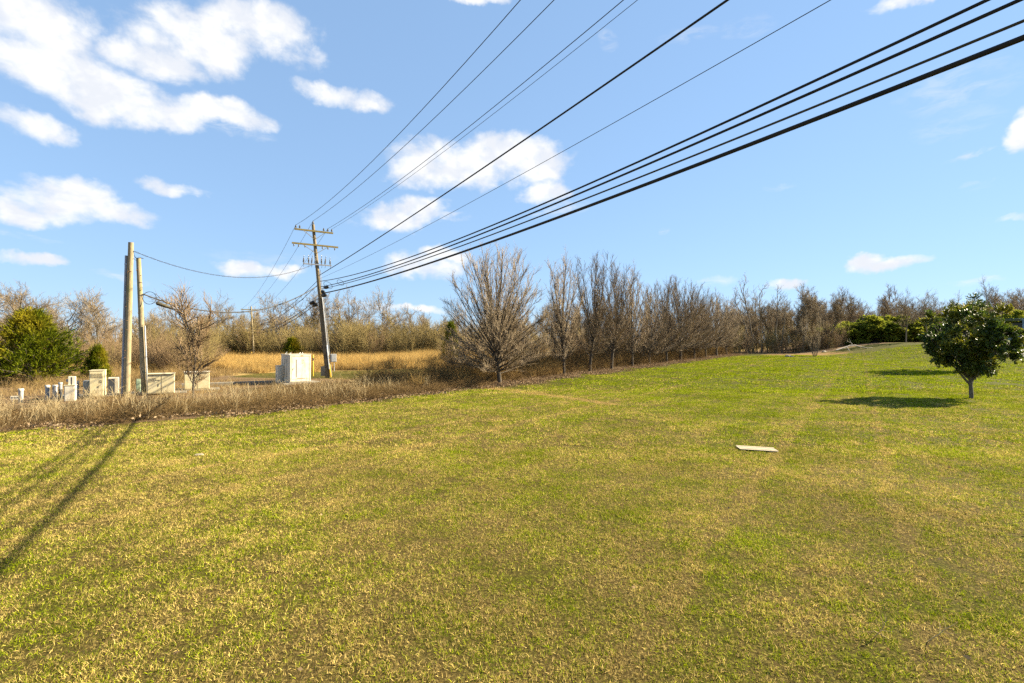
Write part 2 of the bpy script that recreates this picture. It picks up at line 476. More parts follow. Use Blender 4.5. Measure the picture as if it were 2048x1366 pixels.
def make_ground_mat():
    m, t, p = principled('ground_cover')
    s_, v, n2, n3 = lawn_fac(t)
    green = t.smooth(s_, .78, 1.28)
    thatch = t.mix(n3, (.16, .11, .03), (.34, .25, .08))
    turf = t.mix(green, thatch, (.135, .155, .006))
    fine = t.noise(v, 26.0, 5.0, .75)
    turf = t.mix(t.smooth(fine, .47, .70), t.mix(.85, turf, (.022, .016, .005)), turf)  # dark flecks paint the shade of gaps between blades into the ground
    soil = t.mix(t.noise(v, 2.2, 5.0, .65), (.07, .043, .022), (.18, .12, .065))
    lit = t.noise(v, 14.0, 3.0, .7)
    soil = t.mix(t.smooth(lit, .55, .66), soil, (.25, .18, .11))
    field_c = t.mix(n2, (.24, .155, .05), (.33, .24, .09))
    a_l = t.n('ShaderNodeAttribute', attribute_name='lawn').outputs['Fac']
    a_b = t.n('ShaderNodeAttribute', attribute_name='bare').outputs['Fac']
    a_f = t.n('ShaderNodeAttribute', attribute_name='field').outputs['Fac']
    jag = t.math('MULTIPLY', t.math('SUBTRACT', t.noise(v, 3.0, 4.0, .7), .5), .5)
    fl = t.smooth(t.math('ADD', a_l, jag), .42, .58)
    fbm = t.smooth(t.math('ADD', a_b, t.math('MULTIPLY', jag, 1.6)), .40, .70)
    col = t.mix(t.smooth(t.math('ADD', a_f, jag), .4, .6), soil, field_c)
    col = t.mix(fl, col, turf)
    col = t.mix(t.math('MULTIPLY', fbm, .85), col, (.20, .12, .045))
    t.link(col, p.inputs['Base Color'])
    p.inputs['Roughness'].default_value = 1.0
    p.inputs['Specular IOR Level'].default_value = 0.05
    b = t.n('ShaderNodeBump'); b.inputs['Strength'].default_value = .7; b.inputs['Distance'].default_value = .05
    t.link(t.noise(v, 16.0, 5.0, .7), b.inputs['Height']); t.link(b.outputs[0], p.inputs['Normal'])
    return m
M['ground'] = make_ground_mat()

# ------------------------------------------------------------------ ground sheet with lawn, bare and field zones
lawn_edge = [gp(px, py) for px, py in ((-420, 900), (-200, 880), (0, 862), (200, 851), (400, 836), (600, 818), (750, 801), (850, 788), (1000, 772))]
row_a, row_b = Vector((-.8, 34.0)), Vector((33.5, 78.0))
rowd = (row_b - row_a).normalized(); rown = Vector((-rowd.y, rowd.x))     # rown points away from the lawn
edge_xy = [(p.x, p.y) for p in lawn_edge] + [tuple(row_a + rowd * k - rown * .9) for k in (5, 14, 28, 42, 55)]
edge_xy += [(38, 82), (44, 80.5), (50, 81), (57, 84), (68, 85), (85, 84), (110, 80)]
poly = np.array(edge_xy + [(110, -30), (-60, -30)])
def poly_sd(x, y, P):
    """signed distance to polygon, positive inside"""
    x = np.asarray(x, float); y = np.asarray(y, float)
    dmin = np.full(x.shape, 1e9); inside = np.zeros(x.shape, bool)
    for i in range(len(P)):
        ax, ay = P[i]; bx, by = P[(i + 1) % len(P)]
        ex, ey = bx - ax, by - ay
        t = np.clip(((x - ax) * ex + (y - ay) * ey) / (ex * ex + ey * ey), 0, 1)
        dmin = np.minimum(dmin, np.hypot(x - ax - t * ex, y - ay - t * ey))
        cond = (ay > y) != (by > y)
        with np.errstate(divide='ignore', invalid='ignore'):
            xi = (bx - ax) * (y - ay) / (by - ay if by != ay else 1e-9) + ax
        inside ^= cond & (x < xi)
    return np.where(inside, dmin, -dmin)
def seg_d(x, y, a, b):
    ex, ey = b[0] - a[0], b[1] - a[1]
    t = np.clip(((x - a[0]) * ex + (y - a[1]) * ey) / (ex * ex + ey * ey), 0, 1)
    return np.hypot(x - a[0] - t * ex, y - a[1] - t * ey)
gx = np.concatenate([-np.geomspace(2500, 46, 26), np.arange(-45, 80.1, .5), np.geomspace(81, 2500, 26)])
gy = np.concatenate([np.linspace(-400, -12, 12), np.arange(-10, 96.1, .5), np.geomspace(97, 4000, 34)])
GX, GY = np.meshgrid(gx, gy)
GZ = terrain(GX, GY)
lawn_m = np.clip(.5 + poly_sd(GX, GY, poly) / 1.6, 0, 1)
strip = poly_sd(GX, GY, np.array([(-24, 40), (-12, 36.5), (-6, 37), (-3, 41), (-7, 50), (-20, 49), (-25, 47)]))
lawn_m = np.maximum(lawn_m, np.clip(.5 + strip / 2.5, 0, 1) * .55)
bare = np.clip(1 - seg_d(GX, GY, (1.2, 27.5), (4.6, 22.2)) / .55, 0, 1)
bare = np.maximum(bare, .9 * np.clip(1 - seg_d(GX, GY, (-1.5, 31), (1.5, 27.5)) / 1.2, 0, 1))
bare = np.maximum(bare, .85 * np.clip(1.4 - np.hypot((GX - 46) / 8.5, (GY - 78.5) / 4.0), 0, 1))
field_m = np.where((GY > 40) & (GX < 6), np.clip((GY - 40) / 6, 0, 1), 0)
field_m = np.where(GY > 100, 1.0, field_m)
ny, nx = GX.shape
idx = np.arange(ny * nx).reshape(ny, nx)
q = np.stack([idx[:-1, :-1], idx[:-1, 1:], idx[1:, 1:], idx[1:, :-1]], -1).reshape(-1, 4)
me = mesh_np('ground', np.stack([GX, GY, GZ], -1), q, attrs={'lawn': lawn_m.ravel(), 'bare': bare.ravel(), 'field': field_m.ravel()}, smooth=True)
me.materials.append(M['ground'])
tag(link('ground', me), 'mown lawn and brown leaf strewn ground', kind='structure')

# ------------------------------------------------------------------ branching helpers (vectorised)
def nrm(v):
    return v / np.maximum(np.linalg.norm(v, axis=-1, keepdims=True), 1e-9)
def grow(start, dirs, length, n, up, wander, rg):
    d = nrm(np.asarray(dirs, float)); p = np.asarray(start, float)
    step = (np.asarray(length, float) / (n - 1))[:, None]
    out = [p]
    for i in range(n - 1):
        d = nrm(d + np.array([0, 0, 1.0]) * (up / (n - 1)) + rg.normal(0, wander, d.shape))
        p = p + d * step
        out.append(p)
    return np.stack(out, 1)
def rad(N, n, r0, r1, p=1.0):
    t = np.linspace(0, 1, n)
    r0 = np.broadcast_to(np.asarray(r0, float), (N,))[:, None]
    return r1 + (r0 - r1) * (1 - t[None]) ** p
def spawn(P, k, t0, t1, a0, a1, rg):
    """k side shoots on every polyline: starts, directions, position along the parent"""
    N, n, _ = P.shape
    t = (np.arange(k)[None] + rg.random((N, k))) / k * (t1 - t0) + t0
    f = t * (n - 1); i = np.minimum(f.astype(int), n - 2); fr = (f - i)[..., None]
    rows = np.arange(N)[:, None]
    A, B = P[rows, i], P[rows, i + 1]
    st = A + (B - A) * fr
    tan = nrm(B - A)
    perp = nrm(np.cross(tan, nrm(rg.normal(0, 1, tan.shape))))
    ang = rg.uniform(a0, a1, (N, k))[..., None]
    d = np.cos(ang) * tan + np.sin(ang) * perp
    return st.reshape(-1, 3), d.reshape(-1, 3), t.reshape(-1)
class Geo:
    """tubes, ribbons and leaves gathered into one mesh"""
    def __init__(s, seed=1):
        s.v, s.q, s.r, s.n = [], [], [], 0
        s.rg = np.random.default_rng(seed)
    def _add(s, v, q, r):
        s.v.append(v); s.q.append(q + s.n); s.r.append(r); s.n += len(v)
    def tubes(s, P, Rr, sides=3):
        N, n, _ = P.shape
        ax = nrm(P[:, -1] - P[:, 0])
        ref = np.where(np.abs(ax[:, 2:3]) > .8, np.array([[1.0, 0, 0]]), np.array([[0, 0, 1.0]]))
        b1 = nrm(np.cross(ax, ref)); b2 = np.cross(ax, b1)
        a = np.arange(sides) * 2 * np.pi / sides
        off = np.cos(a)[None, None, :, None] * b1[:, None, None] + np.sin(a)[None, None, :, None] * b2[:, None, None]
        V = P[:, :, None] + off * Rr[:, :, None, None]
        I = np.arange(N * n * sides).reshape(N, n, sides)
        J = np.roll(I, -1, 2)
        Q = np.stack([I[:, :-1], J[:, :-1], J[:, 1:], I[:, 1:]], -1).reshape(-1, 4)
        s._add(V.reshape(-1, 3), Q, np.repeat(s.rg.random(N), n * sides))
        return s
    def ribbons(s, P, W, rv=None):
        N, n, _ = P.shape
        ax = nrm(P[:, -1] - P[:, 0])
        sd = nrm(np.cross(ax, nrm(s.rg.normal(0, 1, ax.shape))))
        w_ = W * (1 - np.linspace(0, .92, n))
        V = np.stack([P - sd[:, None] * w_[None, :, None], P + sd[:, None] * w_[None, :, None]], 2)
        I = np.arange(N * n * 2).reshape(N, n, 2)
        Q = np.stack([I[:, :-1, 0], I[:, :-1, 1], I[:, 1:, 1], I[:, 1:, 0]], -1).reshape(-1, 4)
        s._add(V.reshape(-1, 3), Q, np.repeat(s.rg.random(N) if rv is None else rv, n * 2))
        return s
    def leaves(s, P, D, L, W, fold=.25):
        N = len(P)
        D = nrm(D)
        L = np.broadcast_to(np.asarray(L, float), (N,))[:, None]; W = np.broadcast_to(np.asarray(W, float), (N,))[:, None]
        sd = nrm(np.cross(D, nrm(s.rg.normal(0, 1, (N, 3)))))
        up = np.cross(sd, D)
        mid = P + D * L * .45
        V = np.stack([P, mid - sd * W * .5 + up * W * fold, P + D * L, mid + sd * W * .5 + up * W * fold], 1)
        Q = np.arange(N * 4).reshape(N, 4)
        s._add(V.reshape(-1, 3), Q, np.repeat(s.rg.random(N), 4))
        return s
    def mesh(s, name, mat):
        me = mesh_np(name, np.concatenate(s.v), np.concatenate(s.q), attrs={'rnd': np.concatenate(s.r)})
        me.materials.append(mat)
        return me

def pear_proto(seed, H, W, nl=26, leaves=900, spread=1.0, trunk_r=.15, fork=.95):
    rg = np.random.default_rng(seed)
    T, K, Lf = Geo(seed), Geo(seed + 1), None
    tp = grow(np.zeros((1, 3)) + [0, 0, -.15], [[rg.normal(0, .03), rg.normal(0, .03), 1]], np.array([H * .55]), 9, .1, .04, rg)
    T.tubes(tp, rad(1, 9, trunk_r, .03, 1.1), 9)
    th = 1.22 * spread * np.linspace(.03, 1, nl) ** .85 + rg.normal(0, .06, nl)
    ph = np.arange(nl) * 2.4 + rg.normal(0, .3, nl)
    hz = fork + (1 - np.linspace(0, 1, nl)) * H * .22 + rg.uniform(0, .25, nl)
    hz = np.minimum(hz, H * .4)
    f = (hz + .15) / (H * .55) * 8; i = np.clip(f.astype(int), 0, 7)
    st = tp[0, i] + (tp[0, i + 1] - tp[0, i]) * (f - i)[:, None]
    dirs = np.stack([np.sin(th) * np.cos(ph), np.sin(th) * np.sin(ph), np.cos(th)], 1)
    # length so that the tip meets an egg-shaped crown
    top = (H - hz) * np.cos(th) ** .0
    L = ((np.abs(np.sin(th)) / (W / 2)) ** 2.7 + (np.abs(np.cos(th)) / (H - hz)) ** 2.7) ** (-1 / 2.7) * rg.uniform(.82, 1.0, nl)
    lp = grow(st, dirs, L, 8, .18, .045, rg)
    T.tubes(lp, rad(nl, 8, .030 + .012 * L / 3, .008), 5)
    s2, d2, t2 = spawn(lp, 15, .14, .97, .22, .62, rg)
    l2 = np.repeat(L, 15) * .30 * (1.15 - .75 * t2) * rg.uniform(.6, 1.3, len(t2))
    p2 = grow(s2, d2, l2, 5, .45, .07, rg)
    K.tubes(p2, rad(len(p2), 5, .0165, .007), 3)
    s3, d3, t3 = spawn(p2, 10, .12, 1.0, .3, .8, rg)
    p3 = grow(s3, d3, rg.uniform(.18, .55, len(t3)), 3, .3, .08, rg)
    K.tubes(p3, rad(len(p3), 3, .0085, .005), 3)
    if leaves:
        pick = rg.choice(len(p3), leaves)
        Lf = Geo(seed + 2)
        Lf.leaves(p3[pick, -1], rg.normal(0, 1, (leaves, 3)) + [0, 0, -.4], rg.uniform(.05, .09, leaves), rg.uniform(.03, .05, leaves))
    return T.mesh('trunk', M['bark_pear']), K.mesh('crown', M['twig_pear']), Lf.mesh('dry_leaves', M['dead_leaf']) if Lf else None

def hardwood_proto(seed, H, W, mat='twig_grey', bark='bark_grey', nl=9, k2=8, k3=7, k4=5, bole=.28, tr=.16, wander=.13, steep=(.45, 1.15), rt=.0105):
    rg = np.random.default_rng(seed)
    T, K = Geo(seed), Geo(seed + 1)
    tp = grow(np.zeros((1, 3)) + [0, 0, -.2], [[rg.normal(0, .06), rg.normal(0, .06), 1]], np.array([H * .78]), 10, .1, .07, rg)
    T.tubes(tp, rad(1, 10, tr, .03, 1.0), 8)
    st, d, t = spawn(tp, nl, bole / .78, .98, steep[0], steep[1], rg)
    L = np.sqrt(np.maximum(.05, 1 - ((st[:, 2] / H - .62) / .46) ** 2)) * W * .5 * rg.uniform(.75, 1.15, nl)
    L = np.maximum(L, .16 * H)
    lp = grow(st, d, L, 8, .55, wander, rg)
    T.tubes(lp, rad(nl, 8, tr * .42, .016), 5)
    s2, d2, t2 = spawn(lp, k2, .25, 1.0, .45, 1.0, rg)
    p2 = grow(s2, d2, np.repeat(L, k2) * .45 * rg.uniform(.6, 1.3, len(t2)), 6, .45, wander, rg)
    K.tubes(p2, rad(len(p2), 6, .03, .012), 4)
    s3, d3, t3 = spawn(p2, k3, .2, 1.0, .4, .95, rg)
    p3 = grow(s3, d3, np.repeat(np.repeat(L, k2), k3) * .2 * rg.uniform(.6, 1.4, len(t3)), 4, .35, wander, rg)
    K.tubes(p3, rad(len(p3), 4, .015, .008), 3)
    s4, d4, t4 = spawn(p3, k4, .25, 1.0, .4, .9, rg)
    p4 = grow(s4, d4, rg.uniform(.2, .6, len(t4)), 3, .3, .1, rg)
    K.tubes(p4, rad(len(p4), 3, rt, rt * .6), 3)
    return T.mesh('trunk', M[bark]), K.mesh('crown', M[mat])

def shrub_proto(seed, H, W, stems=12, mat='twig_yellow', bark='bark_grey', k2=10, k3=5, r=.02):
    rg = np.random.default_rng(seed)
    T, K = Geo(seed), Geo(seed + 1)
    ph = rg.uniform(0, 6.28, stems); th = rg.uniform(.05, .55, stems)
    st = np.stack([np.cos(ph) * .12 * W * rg.random(stems), np.sin(ph) * .12 * W * rg.random(stems), np.full(stems, -.1)], 1)
    d = np.stack([np.sin(th) * np.cos(ph), np.sin(th) * np.sin(ph), np.cos(th)], 1)
    L = H * rg.uniform(.7, 1.05, stems) / np.cos(th * .6)
    lp = grow(st, d, L, 8, .1, .07, rg)
    T.tubes(lp, rad(stems, 8, r, r * .3), 4)
    s2, d2, t2 = spawn(lp, k2, .22, 1.0, .3, .9, rg)
    p2 = grow(s2, d2, W * .3 * rg.uniform(.5, 1.3, len(t2)), 5, .35, .1, rg)
    K.tubes(p2, rad(len(p2), 5, r * .42, r * .25), 3)
    s3, d3, t3 = spawn(p2, k3, .2, 1.0, .3, .8, rg)
    p3 = grow(s3, d3, W * .13 * rg.uniform(.5, 1.3, len(t3)), 3, .3, .1, rg)
    K.tubes(p3, rad(len(p3), 3, r * .27, r * .2), 3)
    return T.mesh('stem', M[bark]), K.mesh('crown', M[mat])

def lumpy_crown(seed, c, rxyz, nc, twigs, nleaf, L, W, mat, root, bark, wood, name='crown', shell=.45, flat=0.0, lr=.035, dn=None):
    """leafy crown of overlapping leaf clumps, each carried by its own limb; returns (wood mesh, leaf mesh)"""
    rg = np.random.default_rng(seed)
    T, K = Geo(seed), Geo(seed + 1)
    u = nrm(rg.normal(0, 1, (nc, 3)))
    rr = shell + (1 - shell) * rg.random((nc, 1)) ** .6
    if dn is not None:
        u[:, 2] = np.where(u[:, 2] < 0, u[:, 2] * dn, u[:, 2])
    cen = np.asarray(c) + u * rr * np.asarray(rxyz) * rg.uniform(.72, .98, (nc, 1))
    start = np.asarray(root) + rg.normal(0, .05, (nc, 3)) * [1, 1, .3] + np.stack([np.zeros(nc), np.zeros(nc), rg.uniform(0, .25, nc) * (c[2] - root[2])], 1)
    tt = np.linspace(0, 1, 7)[None, :, None]
    lp = start[:, None] + (cen - start)[:, None] * tt
    lp = lp + rg.normal(0, .035, lp.shape) * np.sin(np.pi * tt)
    lp[:, :, 2] -= (np.sin(np.pi * tt[..., 0]) * .10 * np.linalg.norm((cen - start)[:, :2], axis=1)[:, None])
    T.tubes(lp, rad(nc, 7, lr, .008), 5)
    ts = np.repeat(cen, twigs, 0)
    td = nrm(np.repeat(nrm(cen - np.asarray(c)), twigs, 0) * .75 + rg.normal(0, .75, ts.shape))
    tl = rg.uniform(.45, 1.0, len(ts)) * float(np.mean(rxyz)) * .27
    tp = grow(ts, td, tl, 4, .2, .1, rg)
    T.tubes(tp, rad(len(tp), 4, .008, .004), 3)
    ls, ld, lt = spawn(tp, nleaf, .3, 1.0, .35, 1.15, rg)
    ld = ld + [0, 0, flat]
    K.leaves(ls, ld, L * rg.uniform(.7, 1.25, len(ls)), W * rg.uniform(.75, 1.2, len(ls)))
    return T, K

def tree(name, protos, loc, label, cat, rotz=0.0, sc_=(1, 1, 1), group=None, names=('trunk', 'crown', 'dry_leaves')):
    t = thing(name, loc, label, cat, rotz, group, sc_)
    for nm, me in zip(names, protos):
        if me is not None:
            link(nm, me, t)
    return t

# ------------------------------------------------------------------ the row of bare pear trees along the lawn
rr = random.Random(11)
fan = pear_proto(21, 9.4, 8.0, 84, 1100, 1.22, .17, .6)
col_p = [pear_proto(31 + k, 10.2, 4.4, 30 + 3 * k, 1300, .66 + .06 * k, .12 + .015 * k, .8 + .3 * k) for k in range(3)]
rnd_p = [pear_proto(41 + k, 9.4, 6.2 + .6 * k, 40 + 4 * k, 900, 1.0 + .06 * k, .14 + .02 * k, .8 + .2 * k) for k in range(3)]
ROW = [(1000, 9.2, fan, 9.2), (1128, 9.7, col_p[0], 10), (1180, 10.7, col_p[1], 10), (1223, 10.1, col_p[2], 10), (1265, 10.1, col_p[0], 10),
       (1298, 8.7, rnd_p[0], 9.2), (1333, 9.4, rnd_p[1], 9.2), (1361, 10.1, rnd_p[2], 9.2), (1388, 9.3, rnd_p[0], 9.2), (1411, 9.2, rnd_p[1], 9.2),
       (1433, 8.9, rnd_p[2], 9.2), (1453, 8.6, rnd_p[0], 9.2)]
ordn = ['', 'second', 'third', 'fourth', 'fifth', 'sixth', 'seventh', 'eighth', 'ninth', 'tenth', 'eleventh', 'last']
for k, (px, h, pr, h0) in enumerate(ROW):
    u = (px - CX) / F
    s_ = (u * row_a.y - row_a.x) / ((row_b.x - row_a.x) - u * (row_b.y - row_a.y))
    p = row_a + (row_b - row_a) * s_
    if k == 0:
        lab = 'broad fan-crowned bare tree with short dark trunk at the lawn edge, first of the row'
    elif k < 5:
        lab = f'tall narrow upright bare tree, {ordn[k]} in the row counting from the fan-crowned one'
    elif k < 11:
        lab = f'round-crowned bare tree with low forked trunk, {ordn[k]} in the row counting from the fan-crowned one'
    else:
        lab = 'round-crowned bare tree ending the row, farthest from the fan-crowned one'
    f = h / h0
    tree('pear_tree', pr, (p.x, p.y, tz(p.x, p.y)), lab, 'tree', rr.uniform(0, 6.28) if k else .6, (f, f, f), 'bare trees in the row along the lawn')

# ------------------------------------------------------------------ stuff scattered by geometry nodes
def scatter(name, protos, pts, rot, scl, idx_, label, kind='stuff'):
    col = bpy.data.collections.new(name + '_pieces')
    for i, me in enumerate(protos):
        o = bpy.data.objects.new('%s_%02d' % (me.name, i), me)
        col.objects.link(o)
    me = bpy.data.meshes.new(name)
    me.vertices.add(len(pts)); me.vertices.foreach_set('co', np.asarray(pts, np.float32).ravel())
    a = me.attributes.new('rot', 'FLOAT_VECTOR', 'POINT'); a.data.foreach_set('vector', np.asarray(rot, np.float32).ravel())
    a = me.attributes.new('scl', 'FLOAT_VECTOR', 'POINT'); a.data.foreach_set('vector', np.asarray(scl, np.float32).ravel())
    a = me.attributes.new('idx', 'INT', 'POINT'); a.data.foreach_set('value', np.asarray(idx_, np.int32))
    ob = link(name, me)
    ng = bpy.data.node_groups.new(name + '_scatter', 'GeometryNodeTree')
    ng.interface.new_socket('Geometry', in_out='INPUT', socket_type='NodeSocketGeometry')
    ng.interface.new_socket('Geometry', in_out='OUTPUT', socket_type='NodeSocketGeometry')
    N = ng.nodes; Lk = ng.links
    gi, go = N.new('NodeGroupInput'), N.new('NodeGroupOutput')
    ci = N.new('GeometryNodeCollectionInfo'); ci.inputs['Collection'].default_value = col
    ci.inputs['Separate Children'].default_value = True; ci.inputs['Reset Children'].default_value = True
    ip = N.new('GeometryNodeInstanceOnPoints'); ip.inputs['Pick Instance'].default_value = True
    def na(n, t):
        x = N.new('GeometryNodeInputNamedAttribute'); x.data_type = t; x.inputs[0].default_value = n
        return x.outputs[0]
    Lk.new(gi.outputs[0], ip.inputs['Points']); Lk.new(ci.outputs[0], ip.inputs['Instance'])
    Lk.new(na('idx', 'INT'), ip.inputs['Instance Index'])
    e2r = N.new('FunctionNodeEulerToRotation'); Lk.new(na('rot', 'FLOAT_VECTOR'), e2r.inputs[0])
    Lk.new(e2r.outputs[0], ip.inputs['Rotation']); Lk.new(na('scl', 'FLOAT_VECTOR'), ip.inputs['Scale'])
    Lk.new(ip.outputs[0], go.inputs[0])
    md = ob.modifiers.new('scatter', 'NODES'); md.node_group = ng
    tag(ob, label, kind=kind)
    return ob
rg = np.random.default_rng(77)
def simple_scatter(name, protos, xy, smin, smax, label, zs=(1, 1), tilt=.08, sink=0.0):
    xy = np.asarray(xy, float); n = len(xy)
    z = terrain(xy[:, 0], xy[:, 1]) - sink
    s = rg.uniform(smin, smax, n)
    s = s * (1 + .20 * np.sin(xy[:, 0] * 1.1 + .6) * np.cos(xy[:, 1] * .9) + .10 * np.sin(xy[:, 0] * 2.7 + xy[:, 1] * 1.9))   # uneven stands
    scatter(name, protos, np.column_stack([xy, z]), np.column_stack([rg.normal(0, tilt, n), rg.normal(0, tilt, n), rg.uniform(0, 6.28, n)]),
            np.column_stack([s, s, s * rg.uniform(zs[0], zs[1], n)]), rg.integers(0, len(protos), n), label)

# lawn turf in tiles: fine near the eye, coarser far away
def turf_tile(seed, size, n, L, W, lean):
    g = Geo(seed); r = g.rg
    cl = r.random((max(8, n // 13), 2)) - .5                      # tufts
    own = r.integers(0, len(cl), n)
    xy = cl[own] * size + r.normal(0, .019 * size, (n, 2))
    rv = np.mod(r.random(len(cl))[own] + r.normal(0, .10, n), 1.0)
    mix_ = r.random(n) < .22
    xy[mix_] = (r.random((mix_.sum(), 2)) - .5) * size
    th = r.uniform(*lean, n); ph = r.uniform(0, 6.28, n)
    d = np.stack([np.sin(th) * np.cos(ph), np.sin(th) * np.sin(ph), np.cos(th)], 1)
    P = grow(np.column_stack([xy, np.full(n, -.004)]), d, L * r.uniform(.45, 1.25, n), 3, -.7, .15, r)
    P[:, :, 2] = np.maximum(P[:, :, 2], -.004)
    rv[mix_] = r.random(int(mix_.sum()))
    g.ribbons(P, W, rv)
    return g.mesh('turf', M['blade'])
def tile_scatter(name, protos, step, ymin, ymax, label, over=1.0):
    pts, rots = [], []
    for y in np.arange(ymin, ymax, step):
        half = y * 1.13 + 3.0
        for x in np.arange(-half, half, step):
            pts.append((x + rg.uniform(-.2, .2) * step, y + rg.uniform(-.2, .2) * step))
    pts = np.array(pts)
    sd = poly_sd(pts[:, 0], pts[:, 1], poly)
    pts = pts[sd > step * .35]
    z = terrain(pts[:, 0], pts[:, 1])
    dx = (terrain(pts[:, 0] + .3, pts[:, 1]) - z) / .3; dy = (terrain(pts[:, 0], pts[:, 1] + .3) - z) / .3
    for i in range(len(pts)):
        nv = Vector((-dx[i], -dy[i], 1)).normalized()
        qn = nv.to_track_quat('Z', 'Y').to_matrix() if nv.z < .99999 else Matrix.Identity(3)
        e = (Vector((0, 0, 1)).rotation_difference(nv).to_matrix() @ Matrix.Rotation(rg.uniform(0, 6.28), 3, 'Z')).to_euler()
        rots.append(tuple(e))
    n = len(pts)
    scatter(name, protos, np.column_stack([pts, z]), np.array(rots), np.full((n, 3), over), rg.integers(0, len(protos), n), label)
tile_scatter('lawn_grass', [turf_tile(100 + k, 1.25, 5800, .048, .0028, (.08, 1.2)) for k in range(4)], 1.0, 1.4, 12.5, 'short mixed straw and green turf close by')
tile_scatter('lawn_grass', [turf_tile(110 + k, 1.9, 3600, .066, .0052, (.12, 1.15)) for k in range(4)], 1.5, 12.3, 30, 'short mixed straw and green turf of the open lawn')
tile_scatter('lawn_grass', [turf_tile(120 + k, 3.6, 2300, .095, .0125, (.15, 1.1)) for k in range(4)], 3.0, 29.5, 76, 'short green turf of the far lawn')

# stray leaves dotted over the lawn
def lawn_points(n, y0, y1, clump=0.0):
    y = np.sqrt(rg.uniform(y0 ** 2, y1 ** 2, n)); x = rg.uniform(-1.1, 1.1, n) * y
    if clump:
        c = rg.integers(0, max(1, n // 7), n)
        x, y = x[c] + rg.normal(0, clump, n), y[c] + rg.normal(0, clump, n)
    k = poly_sd(x, y, poly) > .4
    return np.column_stack([x, y])[k]
def stray(seed):
    g = Geo(seed); r = g.rg
    g.leaves(np.array([[0, 0, .035]]), np.array([[1, 0, r.uniform(-.2, .4)]]), np.array([.05]), np.array([.03]), .3)
    return g.mesh('leaf', M['litter_'])
M['litter_'] = leafy('stray_leaf', (.14, .08, .035), (.36, .25, .14), None, .2)
simple_scatter('stray_leaves', [stray(95 + k) for k in range(6)], lawn_points(700, 3, 34), .6, 1.2, 'single dry leaves lying about the lawn')

# fallen leaves along the lawn edge and under the row
def litter_tile(seed):
    g = Geo(seed); r = g.rg; n = 130
    xy = r.normal(0, .42, (n, 2))
    d = np.column_stack([r.normal(0, 1, (n, 2)), r.normal(.1, .35, n)])
    g.leaves(np.column_stack([xy, r.uniform(.015, .05, n)]), d, r.uniform(.06, .12, n), r.uniform(.04, .07, n), .2)
    return g.mesh('leaves', M['litter'])
E = np.array(edge_xy[:15])
def along_edge(n, lo, hi, t0=0.0, t1=1.0):
    """points offset from the lawn edge (positive: away from the lawn)"""
    seg = np.diff(E, axis=0); ln = np.hypot(seg[:, 0], seg[:, 1]); cum = np.concatenate([[0], np.cumsum(ln)])
    s = (t0 + (t1 - t0) * rg.random(n)) * cum[-1]
    i = np.clip(np.searchsorted(cum, s) - 1, 0, len(seg) - 1)
    f = ((s - cum[i]) / ln[i])[:, None]
    p = E[i] + seg[i] * f
    nn = np.stack([-seg[i][:, 1], seg[i][:, 0]], 1) / ln[i][:, None]
    off = rg.uniform(lo, hi, n)[:, None] if np.isscalar(lo) else None
    return p + nn * off, s / cum[-1], off[:, 0]
def edge_t(px_x):
    """fraction along the edge where its x coordinate passes px_x"""
    seg = np.diff(E, axis=0); ln = np.hypot(seg[:, 0], seg[:, 1]); cum = np.concatenate([[0], np.cumsum(ln)])
    return float(np.interp(px_x, E[:, 0], cum) / cum[-1])
lp_, _, _ = along_edge(420, -.45, 2.2)
lp2, _, _ = along_edge(260, -1.0, 2.5, edge_t(-1), 1.0)
simple_scatter('leaf_litter', [litter_tile(130 + k) for k in range(3)], np.concatenate([lp_, lp2]), .8, 1.2, 'dry tan leaves drifted along the lawn edge')

# brambles, dry grass and dead stalks
def bramble(seed, n=46, L=1.1, r0=.0055, side=5, mat='bramble', arch=-1.5, spread=.38):
    g = Geo(seed); r = g.rg
    ph = r.uniform(0, 6.28, n); th = r.uniform(.1, 1.15, n)
    st = np.column_stack([r.normal(0, spread, (n, 2)), np.full(n, -.03)])
    d = np.stack([np.sin(th) * np.cos(ph), np.sin(th) * np.sin(ph), np.cos(th)], 1)
    P = grow(st, d, L * r.uniform(.5, 1.2, n), 7, arch, .22, r)
    P[:, :, 2] = np.maximum(P[:, :, 2], .0)
    g.tubes(P, rad(n, 7, r0, r0 * .5), 3)
    s2, d2, t2 = spawn(P, side, .2, 1, .5, 1.2, r)
    p2 = grow(s2, d2, L * .28 * r.uniform(.4, 1.2, len(t2)), 4, -.2, .25, r)
    g.tubes(p2, rad(len(p2), 4, r0 * .6, r0 * .4), 3)
    g.leaves(p2[::3, -1], r.normal(0, 1, (len(p2[::3]), 3)), r.uniform(.03, .06, len(p2[::3])), .03)
    return g.mesh('stems', M[mat])
def tuft(seed, n=110, L=.8, W=.004, spread=.16, mat='straw', bend=-.9):
    g = Geo(seed); r = g.rg
    th = np.abs(r.normal(0, .32, n)); ph = r.uniform(0, 6.28, n)
    d = np.stack([np.sin(th) * np.cos(ph), np.sin(th) * np.sin(ph), np.cos(th)], 1)
    P = grow(np.column_stack([r.normal(0, spread, (n, 2)), np.full(n, -.02)]), d, L * r.uniform(.5, 1.2, n), 5, bend, .08, r)
    g.ribbons(P, W)
    return g.mesh('blades', M[mat])
